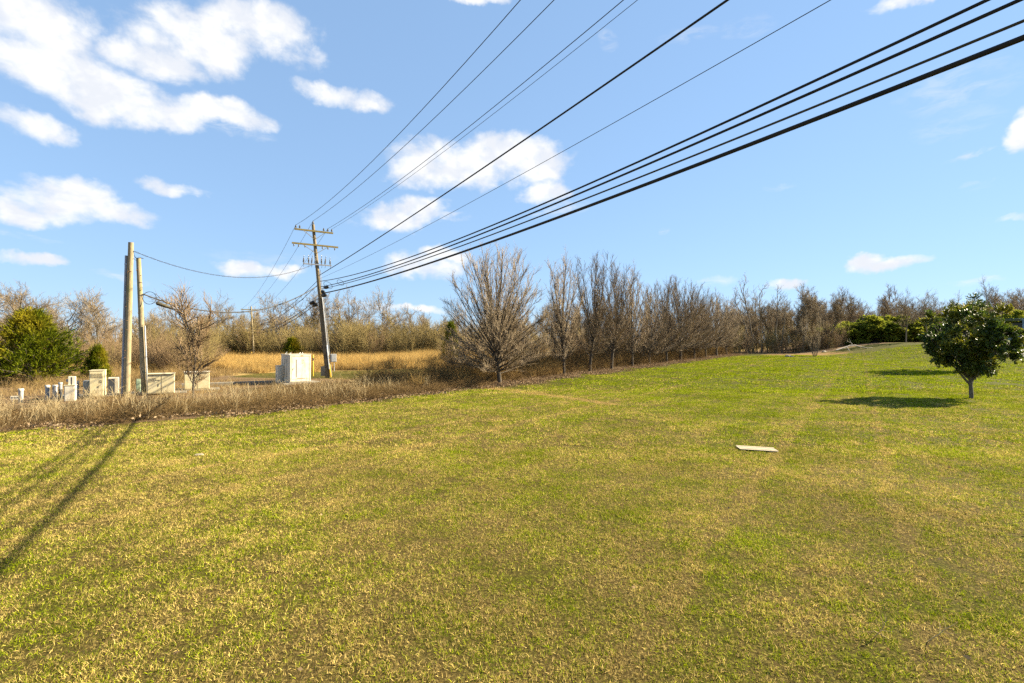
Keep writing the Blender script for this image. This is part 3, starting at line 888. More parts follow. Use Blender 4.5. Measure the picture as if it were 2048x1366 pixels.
def stalks(seed, n=5, L=1.15):
    g = Geo(seed); r = g.rg
    P = grow(np.column_stack([r.normal(0, .3, (n, 2)), np.full(n, -.03)]), np.column_stack([r.normal(0, .28, (n, 2)), np.ones(n)]), L * r.uniform(.6, 1.2, n), 7, -.1, .13, r)
    g.tubes(P, rad(n, 7, .011, .005), 4)
    s2, d2, t2 = spawn(P, 4, .35, 1, .4, .9, r)
    p2 = grow(s2, d2, .35 * r.uniform(.5, 1.2, len(t2)), 4, .3, .15, r)
    g.tubes(p2, rad(len(p2), 4, .005, .003), 3)
    return g.mesh('stalks', M['stalk'])
tp_pole = edge_t(-1.5)
b1, bt, bo = along_edge(1500, .25, 6.2, 0.0, tp_pole)
keep = rg.random(len(b1)) < np.where(bo < 1.0, .75, 1.0)
keep &= ~((bo > 4.2) & (bt < edge_t(-8)))
b1 = b1[keep]
simple_scatter('bramble_thicket', [bramble(140 + k) for k in range(4)], b1, .5, .8, 'tangled brown brambles between the lawn and the utility boxes', (.75, 1.0), .15)
b2, bt2, bo2 = along_edge(360, .6, 6.6, 0.0, tp_pole)
b2 = b2[~((bo2 > 4.6) & (bt2 < edge_t(-8)))]
simple_scatter('rank_grass', [tuft(150 + k, 90, .8, .004, .16, 'rank') for k in range(3)], b2, .55, .95, 'dry tan grass growing through the brambles', (.8, 1.1))
b3, bt3, bo3 = along_edge(150, .8, 4.2, 0.0, edge_t(-4))
b3b, _, _ = along_edge(60, .8, 3.6, 0.0, edge_t(-14.5))
simple_scatter('dead_stalks', [stalks(160 + k) for k in range(4)], np.concatenate([b3, b3b]), .55, .9, 'pale dead weed stalks standing in the brambles')
# rough cover behind and under the row of trees
b4, bt4, bo4 = along_edge(760, 1.5, 8.0, edge_t(-4), 1.0)
hn = np.sin(b4[:, 0] * .9 + 1.3) * np.cos(b4[:, 1] * .7) + .6 * np.sin(b4[:, 0] * 2.1 + b4[:, 1] * 1.7)
b4 = b4[(hn + rg.normal(0, .35, len(b4)) > -.35)]
simple_scatter('hedgerow_brush', [bramble(170 + k, 46, 1.4, .007, 6, 'bramble', -.5, .5) for k in range(4)], b4, .45, 1.5, 'brown leafless brush under the row of bare trees', (.9, 1.25))
b5, _, _ = along_edge(340, 1.8, 8.0, edge_t(-4), 1.0)
simple_scatter('hedgerow_grass', [tuft(180 + k, 120, 1.0, .006) for k in range(3)], b5, .8, 1.4, 'tall tan grass under the row of bare trees')
# golden field beyond the pole
fx = rg.uniform(-66, 4, 5200); fy = rg.uniform(46, 84, 5200)
okf = (poly_sd(fx, fy, poly) < -6) & ((fx + 14) ** 2 / 60 + (fy - 43) ** 2 / 30 > 1) & (fx > -fy * .98)
okf &= ~((fy < 50) & (fx > -40) & (fx < -4) & (rg.random(len(fx)) < .85))
simple_scatter('golden_field_grass', [tuft(190 + k, 150, 1.15, .009, .3) for k in range(4)], np.column_stack([fx, fy])[okf], .75, 1.25, 'tall golden dry grass filling the field beyond the utility pole', (.8, 1.15))

fb_xy = np.column_stack([fx, fy])[okf]
pick_ = fb_xy[rg.choice(len(fb_xy), 150, replace=False)]
simple_scatter('field_brush', [bramble(195 + k, 40, 1.2, .008, 5, 'bramble', -.6, .5) for k in range(3)], pick_, .5, 1.15, 'brown weeds standing in patches in the golden field', (.8, 1.2))

# ------------------------------------------------------------------ treeline
hw = [hardwood_proto(200 + k, 9.0, 7.6, nl=9, k2=7, k3=6, k4=5) for k in range(4)]
hw_y = [hardwood_proto(210 + k, 8.0, 5.0, 'twig_yellow', nl=8, k2=7, k3=6, k4=5, steep=(.3, .8), bole=.18, tr=.11) for k in range(3)]
thin = [hardwood_proto(220 + k, 14.0, 4.2, 'twig_grey', nl=7, k2=4, k3=3, k4=3, steep=(.25, .6), bole=.34, tr=.17, wander=.09) for k in range(3)]
dense = [hardwood_proto(230 + k, 9.0, 5.2, 'twig_grey', nl=12, k2=8, k3=6, k4=5, steep=(.25, .75), bole=.14, tr=.12, wander=.1) for k in range(3)]
sap = [shrub_proto(240 + k, 4.6, 3.4, 12, 'twig_yellow', k2=11, k3=6, r=.024) for k in range(3)]
sap_r = [shrub_proto(250 + k, 4.0, 3.2, 12, 'twig_red', k2=11, k3=6, r=.024) for k in range(3)]
rt = random.Random(3)
def bg_tree(name, protos, h0, px, d, top, label, cat, group, names=('trunk', 'crown'), wf=1.0):
    x = (px - CX) / F * d
    z = tz(x, d) - (.45 if cat == 'shrub' else 0)
    H = CAMZ + (HY - top) / F * d - z
    f = H / h0
    tree(name, rt.choice(protos), (x, d, z), label, cat, rt.uniform(0, 6.28), (f * wf, f * wf, f), group, names)
# behind the cedar and the weathered poles
for px, d, top in ((-60, 52, 585), (20, 54, 588), (62, 58, 604), (100, 60, 622), (150, 50, 603), (190, 52, 604), (232, 58, 628), (-120, 50, 600), (278, 60, 640), (322, 64, 632), (352, 70, 622), (388, 66, 634)):
    bg_tree('bare_hardwood', hw, 9.0, px, d, top, 'spreading bare grey tree behind the evergreen cedar and the two weathered poles', 'tree', 'bare trees behind the cedar', wf=1.15)
# beyond the golden field
for px, d, top in ((430, 88, 616), (462, 92, 626), (520, 96, 625), (548, 90, 612), (580, 94, 618), (612, 98, 606), (690, 95, 602), (706, 92, 607), (735, 97, 612), (762, 90, 604), (800, 95, 628), (832, 92, 630), (862, 94, 640), (640, 100, 600)):
    bg_tree('bare_hardwood', hw, 9.0, px, d, top, 'bare grey hardwood standing beyond the golden grass field', 'tree', 'bare hardwoods beyond the golden field')
for px, d, top in ((405, 84, 640), (445, 84, 648), (592, 84, 640), (622, 86, 632), (668, 85, 628), (684, 86, 640), (716, 84, 634), (744, 85, 640), (772, 84, 636), (796, 86, 646), (818, 84, 650), (846, 84, 655), (872, 82, 650), (895, 80, 646)):
    bg_tree('bare_sapling', hw_y, 8.0, px, d, top, 'slender yellowish bare sapling at the far edge of the golden grass field', 'tree', 'yellowish saplings beyond the golden field', wf=1.1)
# past the end of the row
for px, d, top, lab in ((1497, 90, 556, 'thin bare tree standing between the end of the row and the tallest thin tree'), (1506, 92, 533, 'tallest thin bare tree with sparse branches just past the end of the row'),
                        (1524, 90, 548, 'thin bare tree on the shrub side of the tallest thin tree')):
    bg_tree('tall_bare_tree', thin, 14.0, px, d, top, lab, 'tree', 'thin trees past the row', wf=.9)
for px, d, top, lab in ((1551, 90, 556, 'taller forked bare tree midway between the tallest thin tree and the vase-shaped shrub'), (1564, 88, 575, 'lower forked bare tree next to the taller forked one'),
                        (1543, 96, 590, 'short thin bare tree behind the taller forked one')):
    bg_tree('tall_bare_tree', thin, 14.0, px, d, top, lab, 'tree', 'thin trees past the row')
for px, d, top in ((1592, 89, 592), (1606, 86, 582), (1626, 90, 590), (1654, 87, 588)):
    bg_tree('bare_hardwood', dense, 9.0, px, d, top, 'dense brown bare tree behind the vase-shaped shrub', 'tree', 'dense bare trees behind the shrub')
for px, d, top in ((1478, 88, 622), (1515, 94, 628), (1535, 90, 618), (1572, 95, 612), (1586, 92, 630), (1462, 92, 632)):
    bg_tree('bare_hardwood', dense, 9.0, px, d, top, 'low bare brown tree in the thicket at the end of the row', 'tree', 'low bare trees at the row end', wf=1.1)
for px, d, top in ((1716, 92, 598), (1748, 96, 604), (1788, 98, 606)):
    bg_tree('tall_bare_tree', thin, 14.0, px, d, top, 'thin bare tree rising out of the green shrubs', 'tree', 'thin trees among the green shrubs')
for px, d, top in ((1812, 86, 606), (1836, 90, 600), (1858, 84, 612), (1985, 90, 585), (2012, 88, 592), (2040, 92, 600)):
    bg_tree('bare_hardwood', hw, 9.0, px, d, top, 'spreading bare tree behind the green shrubs and the round magnolia', 'tree', 'bare trees behind the green shrubs')
# understory and distant wood, read as one mass
def band(n, px0, px1, d0, d1):
    px = rg.uniform(px0, px1, n); d = rg.uniform(d0, d1, n)
    return np.column_stack([(px - CX) / F * d, d])
def both(protos):
    """stem and crown of each prototype as one mesh for the understory"""
    out = []
    for a, b in protos:
        va = np.empty(len(a.vertices) * 3, np.float32); a.vertices.foreach_get('co', va)
        vb = np.empty(len(b.vertices) * 3, np.float32); b.vertices.foreach_get('co', vb)
        qa = np.empty(len(a.loops), np.int32); a.loops.foreach_get('vertex_index', qa)
        qb = np.empty(len(b.loops), np.int32); b.loops.foreach_get('vertex_index', qb)
        m = mesh_np('growth', np.concatenate([va, vb]), np.concatenate([qa, qb + len(a.vertices)]).reshape(-1, 4))
        m.materials.append(b.materials[0])
        out.append(m)
    return out
usy, usr = both(sap), both(sap_r)
simple_scatter('understory', usy + usr[:1], np.concatenate([band(230, 395, 905, 80, 96), band(50, 395, 905, 78, 82)]), .75, 1.25, 'yellow-tan leafless thicket beyond the golden field', (.8, 1.1))
simple_scatter('understory', usr + usy[:1], np.concatenate([band(190, -140, 430, 46, 66), band(60, 250, 440, 60, 84)]), .55, .95, 'brown leafless thicket behind the utility boxes', (.8, 1.1))
simple_scatter('understory', usr + usy, np.concatenate([band(95, 1455, 1680, 84, 98), band(90, 1300, 1500, 90, 120), band(120, 880, 1300, 62, 100), band(110, 1640, 2150, 96, 112)]), .6, 1.0, 'brown leafless thicket behind the row of trees', (.7, 1.1))
bx_ = rg.uniform(-46, -14, 900); by_ = rg.uniform(28, 52, 900)
okb = (bx_ > -by_ * 1.02) & ~((by_ < 34) & (bx_ > -22)) & ~((by_ < 31) & (bx_ > -27)) & ~((by_ < 49) & (bx_ > -24))
simple_scatter('rank_grass', [tuft(520 + k, 110, .9, .006, .25, 'rank') for k in range(3)], np.column_stack([bx_, by_])[okb], .6, 1.1, 'dry tan grass behind the cabinets and under the cedar', (.7, 1.1))
gx_ = rg.uniform(-29, -5, 420); gy_ = rg.uniform(24.5, 37, 420)
okg = poly_sd(gx_, gy_, poly) < -4.6
simple_scatter('short_dry_grass', [tuft(530 + k, 70, .32, .005, .3, 'rank') for k in range(3)], np.column_stack([gx_, gy_])[okg], .6, 1.2, 'short dry grass around the cabinets', (.7, 1.1))
hs, _, _ = along_edge(46, 2.5, 9.0, edge_t(-5), 1.0)
simple_scatter('hedgerow_saplings', both(sap_r), hs, .5, .95, 'leafless saplings scattered through the brush under the row', (.8, 1.2))
far_w = both(hw[:2] + dense[:2])
simple_scatter('distant_wood', far_w, np.concatenate([band(200, -150, 1500, 110, 190), band(260, 1450, 2250, 122, 190)]), .8, 1.15, 'distant brown leafless wood along the skyline')

# ------------------------------------------------------------------ evergreens
def cedar_proto(seed, H, Rw, nb=230, k2=13, k3=9, spike=.35):
    rg_ = np.random.default_rng(seed)
    T, K = Geo(seed), Geo(seed + 1)
    tp = grow(np.array([[0, 0, -.2]]), [[0, 0, 1]], np.array([H * .97]), 8, 0, .02, rg_)
    T.tubes(tp, rad(1, 8, .17, .03), 8)
    t = rg_.random(nb) ** 1.15
    z = .03 * H + t * H * .93
    ph = rg_.uniform(0, 6.28, nb)
    prof = Rw * np.clip(1 - z / H, .03, 1) ** .8 * (1 + .16 * np.sin(ph * 3 + seed) + .10 * np.sin(ph * 5 + z * 2))
    L = prof * rg_.uniform(.72, 1.08, nb)
    st = np.column_stack([np.zeros(nb), np.zeros(nb), z * .9])
    d = np.column_stack([np.cos(ph), np.sin(ph), rg_.uniform(-.1, .35, nb) + .5 * t])
    lp = grow(st, d, L, 7, .25, .07, rg_)
    T.tubes(lp, rad(nb, 7, .022, .006), 4)
    s2, d2, t2 = spawn(lp, k2, .28, 1, .35, 1.0, rg_)
    p2 = grow(s2, d2, rg_.uniform(.25, .62, len(t2)), 4, spike, .12, rg_)
    s3, d3, t3 = spawn(p2, k3, .05, 1.0, .2, .75, rg_)
    K.leaves(s3, d3, rg_.uniform(.14, .28, len(s3)), rg_.uniform(.03, .055, len(s3)), .1)
    return T.mesh('trunk', M['bark_grey']), K.mesh('crown', M['cedar'])
ced_a = cedar_proto(301, 5.2, 3.3, 310, 14, 9)
ced_b = cedar_proto(305, 3.0, 1.6, 150, 11, 9)
x = (62 - CX) / F * 33.5
tree('cedar_tree', ced_a, (x, 33.5, 0), 'big dense evergreen cedar with yellow-green sprays behind the grey pipe stubs', 'tree')
x = (-75 - CX) / F * 34
tree('cedar_tree', ced_b, (x, 34, 0), 'evergreen cedar shouldering the big cedar on its far flank from the poles', 'tree', 1.0, (1.25, 1.25, 1.3))
x = (196 - CX) / F * 36
tree('cedar_tree', ced_b, (x, 36, 0), 'small evergreen cedar between the big cedar and the weathered poles', 'tree', 2.0, (.6, .6, .85))
x = (902 - CX) / F * 52
tree('cedar_tree', ced_b, (x, 52, tz(x, 52)), 'dark evergreen cedar showing through the fan-crowned bare tree', 'tree', 4.0, (.7, .7, 1.5))
x = (585 - CX) / F * 78
tree('cedar_tree', ced_b, (x, 78, 0), 'low dark evergreen at the treeline beyond the large utility cabinet', 'tree', 3.0, (1.3, 1.3, 1.2))
x = (490 - CX) / F * 82
tree('cedar_tree', ced_b, (x, 82, 0), 'dark evergreen at the treeline beside the slim distant pole', 'tree', 5.0, (1.6, 1.6, 1.5))

def privet_proto(seed, H, W):
    T, K = lumpy_crown(seed, (0, 0, H * .46), (W / 2, W / 2, H * .5), 60, 14, 9, .26, .15, 'privet', (0, 0, .1), None, None, shell=.35, lr=.04)
    return T.mesh('stem', M['bark_grey']), K.mesh('crown', M['privet'])
pv = [privet_proto(320 + k, 4.2, 4.6) for k in range(3)]
for px, d, top in ((1652, 94, 652), (1676, 92, 648), (1702, 92, 642), (1728, 94, 634), (1752, 92, 628), (1776, 93, 636), (1800, 92, 626), (1826, 92, 640), (1848, 94, 644), (1690, 97, 640), (1740, 98, 636), (1788, 98, 634), (1838, 98, 640)):
    bg_tree('evergreen_shrub', pv, 4.2, px, d, top, 'yellow-green leafy shrub at the far edge of the lawn under thin bare trees', 'shrub', 'leafy shrubs at the far edge of the lawn', ('stem', 'crown'), 1.55)
for px, d, top in ((1930, 88, 640), (1960, 86, 634), (1992, 86, 628), (2020, 84, 622), (2046, 82, 616), (2075, 82, 612)):
    bg_tree('evergreen_shrub', pv, 4.2, px, d, top, 'yellow-green leafy shrub behind the metal carport', 'shrub', 'leafy shrubs behind the carport', ('stem', 'crown'), 1.1)

# magnolias
def magnolia(seed, loc, label, H, W, zb, nc=58, rotz=0.0):
    c = np.array((0, 0, zb + (H - zb) * .40))
    T, K = lumpy_crown(seed, c, (W / 2, W / 2, (H - zb) * .60), nc, 18, 18, .14, .065, 'magnolia_leaf', (0, 0, .85), None, None, shell=.40, flat=.15, lr=.032, dn=.74)
    t = thing('magnolia_tree', loc, label, 'tree', rotz)
    rg_ = np.random.default_rng(seed)
    tp = grow(np.array([[0, 0, -.1]]), [[.0, 0.02, 1]], np.array([H * .72]), 9, 0, .03, rg_)
    B = Geo(seed + 5); B.tubes(tp, rad(1, 9, .095, .03), 10)
    fork = grow(np.array([[0, 0, .62], [0, 0, .75], [0, 0, .95]]), [[-.8, -.1, .62], [.55, .3, .8], [-.3, -.4, .9]], np.array([1.9, 1.9, 1.7]), 7, .4, .04, rg_)
    B.tubes(fork, rad(3, 7, .06, .02), 7)
    link('trunk', B.mesh('trunk', M['bark_mag']), t)
    cr = link('crown', K.mesh('crown', M['magnolia_leaf']), t)
    link('limbs', T.mesh('limbs', M['bark_mag']), cr)
    return t
mp = gp(1943, 797)
magnolia(401, mp, 'round glossy-leaved magnolia with slim forked trunk on the open lawn', 4.75, 3.95, 1.3, 98)
x2 = (1928 - CX) / F * 45
magnolia(411, (x2, 45, tz(x2, 45)), 'second dark magnolia standing behind the round one, only its top clear of it', 6.9, 5.6, 1.6, 80, 1.0)

# shrub in front of the far thicket and young tree among the boxes
vs = shrub_proto(421, 4.4, 2.6, 16, 'twig_grey', 'bark_grey', 9, 5, .026)
vp = gp(1630, 713)
tree('vase_shrub', vs, vp, 'leafless vase-shaped shrub with many stems on the brown ground by the fallen branch', 'shrub', .4, (.85, .85, .85 * ((713 - 628) / F * vp.y) / 4.0), None, ('stem', 'crown'))
yg = hardwood_proto(431, 4.7, 3.4, 'twig_red', 'bark_pear', nl=15, k2=6, k3=6, k4=3, bole=.14, tr=.05, wander=.07, steep=(.3, .8), rt=.0048)
xs = (386 - CX) / F * 23.5
tree('young_tree', yg, (xs, 23.5, 0), 'young bare tree with reddish twigs in front of the cream boxes', 'tree', 1.2, (1, 1, 1))

# ------------------------------------------------------------------ utility pole and its gear
PD = 39.0
pb, pt = at(657, 757, PD), at(626, 449, PD); pb.z = -.2
up_axis = (pt - pb).normalized()
WD = Vector((.54, -.84, 0)).normalized()        # run of the line towards the viewer
AX = Vector((.84, .54, 0)).normalized()         # along the crossarms
def on_pole(py):
    t = (at(0, py, PD).z - pb.z) / (pt.z - pb.z)
    return pb + (pt - pb) * t
pole = thing('utility_pole', (pb.x, pb.y, 0), 'leaning dark utility pole with two mossy crossarms beside the large white cabinet', 'pole')
off = Vector((pb.x, pb.y, 0))
def L(p):
    return Vector(p) - off
n = 10
M['pole_brown'] = mottled('brown_pole_wood', (.17, .12, .06), (.36, .28, .16), 5, .85, bump=.5, stretch=(6, 6, .4))
MB().tube([L(pb + (pt - pb) * i / n) for i in range(n + 1)], [.20 - .09 * i / n for i in range(n + 1)], 14).build('pole_shaft', M['pole_brown'], pole, True)
# creosoted lower half sleeve
m = MB()
lo_, hi_ = pb, on_pole(598)
m.tube([L(lo_), L((lo_ + hi_) / 2), L(hi_)], [.206, .185, .166], 14).build('creosoted_butt', M['pole_dark'], pole, True)
def insulator(parent, p, up=1.0, s=1.0, tilt=Vector((0, 0, 1))):
    m = MB(); a = L(p)
    prof = [(0, .02), (.05, .02), (.06, .06), (.09, .065), (.11, .035), (.13, .06), (.16, .058), (.18, .03), (.22, .035), (.24, .01)]
    m.tube([a + tilt * (h * s * up) for h, _ in prof], [r * s for _, r in prof], 8)
    return m.build('insulator', M['porcelain'], parent, True)
def arm(py, half, pins, hang=False, name='crossarm'):
    c = on_pole(py) + WD * .17
    m = MB(); m.bar(L(c - AX * half), L(c + AX * half), .12, .12)
    a = m.build(name, M['arm'], pole)
    for sgn in (-1, 1):
        MB().bar(L(c + AX * half * .55 * sgn - Vector((0, 0, .06)) + WD * .075), L(on_pole(py + 16) + WD * .16 + AX * .05 * sgn), .03, .03).build('brace', M['arm'], pole)
    tops = []
    for u in pins:
        p = c + AX * half * u + Vector((0, 0, .061 if not hang else -.061))
        insulator(a, p, 1.0 if not hang else -1.0, 1.15 if not hang else .9)
        tops.append(p + Vector((0, 0, .25 if not hang else -.2)))
    return c, tops
c1, tops1 = arm(463, 1.42, (-.93, -.74, .5, .72, .93))
c2, tops2 = arm(491, 1.70, (-.92, -.72, -.45, .3, .55, .85), True)
ptop = insulator(pole, pt + Vector((0, 0, -.02)), 1, 1.3)
# fused cutouts on a steel bracket
c3 = on_pole(530) + WD * .2
br = MB(); br.bar(L(c3 - AX * 1.05), L(c3 + AX * 1.05), .09, .09)
br = br.build('cutout_bracket', M['steel'], pole)
for u in (-.98, -.62, -.42, -.18, .28, .52, .9):
    p = c3 + AX * 1.05 * u + Vector((0, 0, .05))
    m = MB()
    tl = WD * .12 + Vector((0, 0, 1)) + AX * rt.uniform(-.12, .12)
    prof = [(0, .03), (.08, .03), (.1, .065), (.16, .07), (.18, .04), (.24, .068), (.30, .065), (.32, .035), (.40, .05), (.44, .05), (.5, .02), (.66, .018), (.68, .03), (.74, .01)]
    s_ = rt.uniform(.75, 1.05)
    m.tube([L(p + tl * (h * s_)) for h, _ in prof], [r for _, r in prof], 8)
    m.build('fuse_cutout', M['porcelain'], pole, True)
    MB().tube([L(p + Vector((0, 0, .0)) + WD * .08), L(p + WD * .16 + Vector((0, 0, -.14))), L(p + WD * .05 + Vector((0, 0, -.3)))], .012, 6).build('jumper', M['wire'], pole)
# steps / bolts up the pole, plates
for py in range(545, 720, 22):
    q = on_pole(py)
    MB().tube([L(q + AX * .1), L(q + AX * .27)], .012, 6).build('bolt', M['steel'], pole)
# riser conduits, shield, meter box, guard
q0, q1 = on_pole(594), on_pole(752)
sd = Vector((.9, -.45, 0)).normalized()
MB().tube([L(q0 + sd * .21), L((q0 + q1) / 2 + sd * .235), L(q1 + sd * .245)], .032, 10).build('conduit', M['steel'], pole, True)
MB().tube([L(on_pole(540) + sd * .16 + AX * .1), L(q1 + sd * .19 + AX * .17)], .022, 8).build('conduit', M['grey_plastic'], pole, True)
qa, qb = on_pole(690), on_pole(738)
MB().bar(L(qa + sd * .2 + WD * .06), L(qb + sd * .22 + WD * .06), .20, .05).build('riser_shield', M['grey_plastic'], pole)
bx = on_pole(716)
rotp = Matrix.Rotation(math.atan2(AX.y, AX.x), 3, 'Z')
bc = bx + AX * .50 + WD * .16
mb = MB().box(L(bc), (.42, .30, .62), rotp, .015).build('meter_box', M['box_grey'], pole)
MB().box(L(bc + WD * .155), (.34, .012, .52), rotp).build('door', M['box_grey'], mb)
MB().bar(L(bc - AX * .2), L(bc - AX * .4), .08, .08).build('bracket', M['steel'], mb)
MB().tube([L(bc + Vector((.05, 0, -.3))), L(bc + Vector((.08, 0, -1.05)))], .03, 8).build('conduit', M['steel'], mb, True)
g0 = on_pole(729); g1 = on_pole(757)
MB().tube([L(g0 + sd * .26), L(g1 + sd * .26 + Vector((0, 0, .1)))], .07, 8).build('yellow_guard', M['yellow'], pole, True)
MB().box(L(on_pole(742) - AX * .3 - WD * .05), (.34, .22, .75), rotp, .02).build('pedestal_cover', M['concrete'], pole)

# far slim pole of the same line
fb_ = Vector(((508 - CX) / F * 79, 79, tz(-40.8, 79))); ft_ = at(502, 613, 79)
fp = thing('utility_pole', fb_, 'slim grey pole standing far off in the treeline on the same power line', 'pole')
MB().tube([(0, 0, -.2), (ft_ - fb_) * .5, ft_ - fb_], [.16, .135, .105], 10).build('pole_shaft', M['pole_tan'], fp, True)
MB().bar((ft_ - fb_) + Vector((-1.2, -.77, -.5)), (ft_ - fb_) + Vector((1.2, .77, -.5)), .13, .13).build('crossarm', M['arm'], fp)

# the two weathered poles
def plain_pole(name, b, t, r0, r1, label):
    root = thing(name, b, label, 'pole')
    d = t - b
    k = 9
    MB().tube([d * (-.03)] + [d * (i / k) for i in range(k + 1)], [r0] + [r0 + (r1 - r0) * i / k for i in range(k + 1)], 16).build('pole_shaft', M['pole_tan'], root, True)
    for i in range(9):
        f = rt.uniform(.15, .97)
        a = rt.uniform(-2.2, -.3)
        rad_ = r0 + (r1 - r0) * f
        p = d * f + Vector((math.cos(a), math.sin(a), 0)) * rad_ * .97
        MB().tube([p, p + Vector((math.cos(a), math.sin(a), 0)) * .05], .014, 6).build('bolt', M['rust'], root)
    return root, d
Ab = at(253, 794, 25.5); Ab.z = 0; At = at(262, 485, 25.5)
pA, dA = plain_pole('weathered_pole', Ab, At, .152, .118, 'tall weathered tan pole with a dark conduit strapped to it')
cA = [dA * f + Vector((-.205, -.02, 0)) for f in (-.02, .25, .5, .75, .915)]
ca = MB().tube(cA, .062, 12).build('conduit', M['grey_plastic'], pA, True)
for f in (.25, .5, .68, .86):
    MB().tube([dA * f + Vector((-.205, -.02, -.03)), dA * f + Vector((-.205, -.02, .03))], .072, 12).build('strap', M['steel'], ca)
    MB().bar(dA * f + Vector((-.2, -.02, 0)), dA * f + Vector((-.05, 0, 0)), .05, .03).build('standoff', M['steel'], ca)
Bb = at(289, 787, 27.3); Bb.z = 0; Bt = at(277, 516, 27.3)
pB, dB = plain_pole('weathered_pole', Bb, Bt, .155, .108, 'shorter weathered pole leaning towards the conduit pole, thin pipe down one side')
MB().tube([dB * f + Vector((.22, -.06, 0)) for f in (0, .25, .5)], .04, 8).build('conduit', M['steel'], pB, True)
MB().tube([dB * .12 + Vector((.1, -.2, 0)), dB * .2 + Vector((-.06, -.2, 0)), dB * .26 + Vector((.12, -.18, 0))], .014, 6).build('ground_wire', M['wire'], pB)

# ------------------------------------------------------------------ wires and cables
def cable(name, pts, r, mat, label, cat, group=None, sides=6):
    root = MB().tube(pts, r, sides).build(name, mat, None, True)
    return tag(root, label, cat, group)
def fwd_wire(start, obs, a=.64, tend=58.0, n=40, cmin=0.0005):
    """a span leaving the pole towards the viewer; the photo's pixels fix its slope and sag along a straight plan line"""
    T, Z = [], []
    for px, py in obs:
        u, v = (px - CX) / F, (HY - py) / F
        t = (u * start.y - start.x) / (a + u)
        T.append(t); Z.append(v * (start.y - t) + CAMZ)
    T, Z = np.array(T), np.array(Z)
    A_ = np.stack([T, T * T], 1)
    b, c = np.linalg.lstsq(A_, Z - start.z, rcond=None)[0]
    if c < cmin or c > .004:
        c = min(max(c, cmin), .004)
        b = float(np.mean((Z - start.z - c * T * T) / T)) if len(T) == 1 else float(np.sum(T * (Z - start.z - c * T * T)) / np.sum(T * T))
    return [Vector((start.x + a * t, start.y - t, start.z + b * t + c * t * t)) for t in np.linspace(0, tend, n)]
def slope_for(start, px, py):
    """plan slope so that the span, at its own height, leaves the frame at this pixel"""
    u, v = (px - CX) / F, (HY - py) / F
    dep = (start.z - CAMZ) / v
    return (u * dep - start.x) / (start.y - dep)
gW = 'overhead conductors from the crossarm towards the viewer'
prim = [(tops1[0], [(650, 413), (820, 240), (1043, 0)], .012, 'overhead conductor from the outer end of the upper crossarm farthest from the grey box'),
        (pt + Vector((0, 0, .28)), [(650, 428), (862, 240), (1110, 0)], .012, 'overhead conductor from the insulator on top of the leaning pole'),
        (tops1[3], [(656, 458), (955, 240), (1247, 0)], .012, 'overhead conductor from the inner insulator on the box side of the upper crossarm'),
        (tops1[4], [(665, 458), (971, 240), (1275, 0)], .008, 'thinnest overhead conductor from the tip of the upper crossarm on the box side')]
for s_, obs, r, lab in prim:
    cable('power_line', fwd_wire(s_, obs, slope_for(s_, *obs[-1])), r, M['wire'], lab, 'wire')
s5 = on_pole(552) + WD * .16
cable('power_line', fwd_wire(s5, [(1107, 240), (1455, 0)], .655), .024, M['rubber'], 'black insulated line leaving the pole just below the fuse cutouts', 'wire')
s6 = on_pole(557) + WD * .16 + AX * .12
cable('power_line', fwd_wire(s6, [(753, 503.7), (1239, 240), (1660, 0)], .655), .0075, M['wire'], 'hair-thin line between the insulated line and the thick cable bundle', 'wire')
tel = [(563, [(796, 524), (1250, 331), (1985, 0)], .024, M['rubber'], 'uppermost of the four thick telephone cables leaving the leaning pole'),
       (574, [(720, 556), (914, 486), (1250, 345.5), (2048, 0)], .026, M['rubber'], 'second black telephone cable below the uppermost one'),
       (578, [(720, 560), (1250, 363), (2048, 45.4)], .021, M['olive'], 'olive-brown telephone cable just above the thickest cable'),
       (587, [(943, 498), (1250, 383.6), (2048, 76)], .041, M['rubber'], 'thickest black lashed cable, lowest of the four leaving the leaning pole')]
telp = []
for k, (py, obs, r, mt, lab) in enumerate(tel):
    s_ = on_pole(py) + WD * .17 + AX * (.05 + .03 * k)
    pts = fwd_wire(s_, obs, .655, 58, 60)
    telp.append(pts)
    cable('telephone_cable', pts, r, mt, lab, 'cable', None, 8)
def span(a, b, sag, n=30):
    return [a + (b - a) * t - Vector((0, 0, 4 * sag * t * (1 - t))) for t in (i / n for i in range(n + 1))]
# the line going on to the far pole
for k, (s_, e) in enumerate(((tops1[0], Vector((-1.1, -.7, -.4))), (pt + Vector((0, 0, .28)), Vector((0, 0, .1))), (tops1[3], Vector((.9, .6, -.4))))):
    cable('power_line', span(s_, ft_ + e, 1.0), .012, M['wire'], ['conductor running on from the outer crossarm insulator to the slim far pole', 'conductor running on from the pole top to the slim far pole',
          'conductor running on from the box-side crossarm insulator to the slim far pole'][k], 'wire')
for k, (py, dz, r) in enumerate(((562, -2.5, .02), (570, -2.9, .02), (596, -3.5, .026), (603, -3.9, .028))):
    s_ = on_pole(py) - WD * .19 - AX * .08
    cable('telephone_cable', span(s_, ft_ + Vector((0, 0, dz)), 1.0), r, M['rubber'], ['upper', 'second', 'third', 'lowest'][k] + ' of four cables slanting from behind the leaning pole to the far treeline', 'cable')
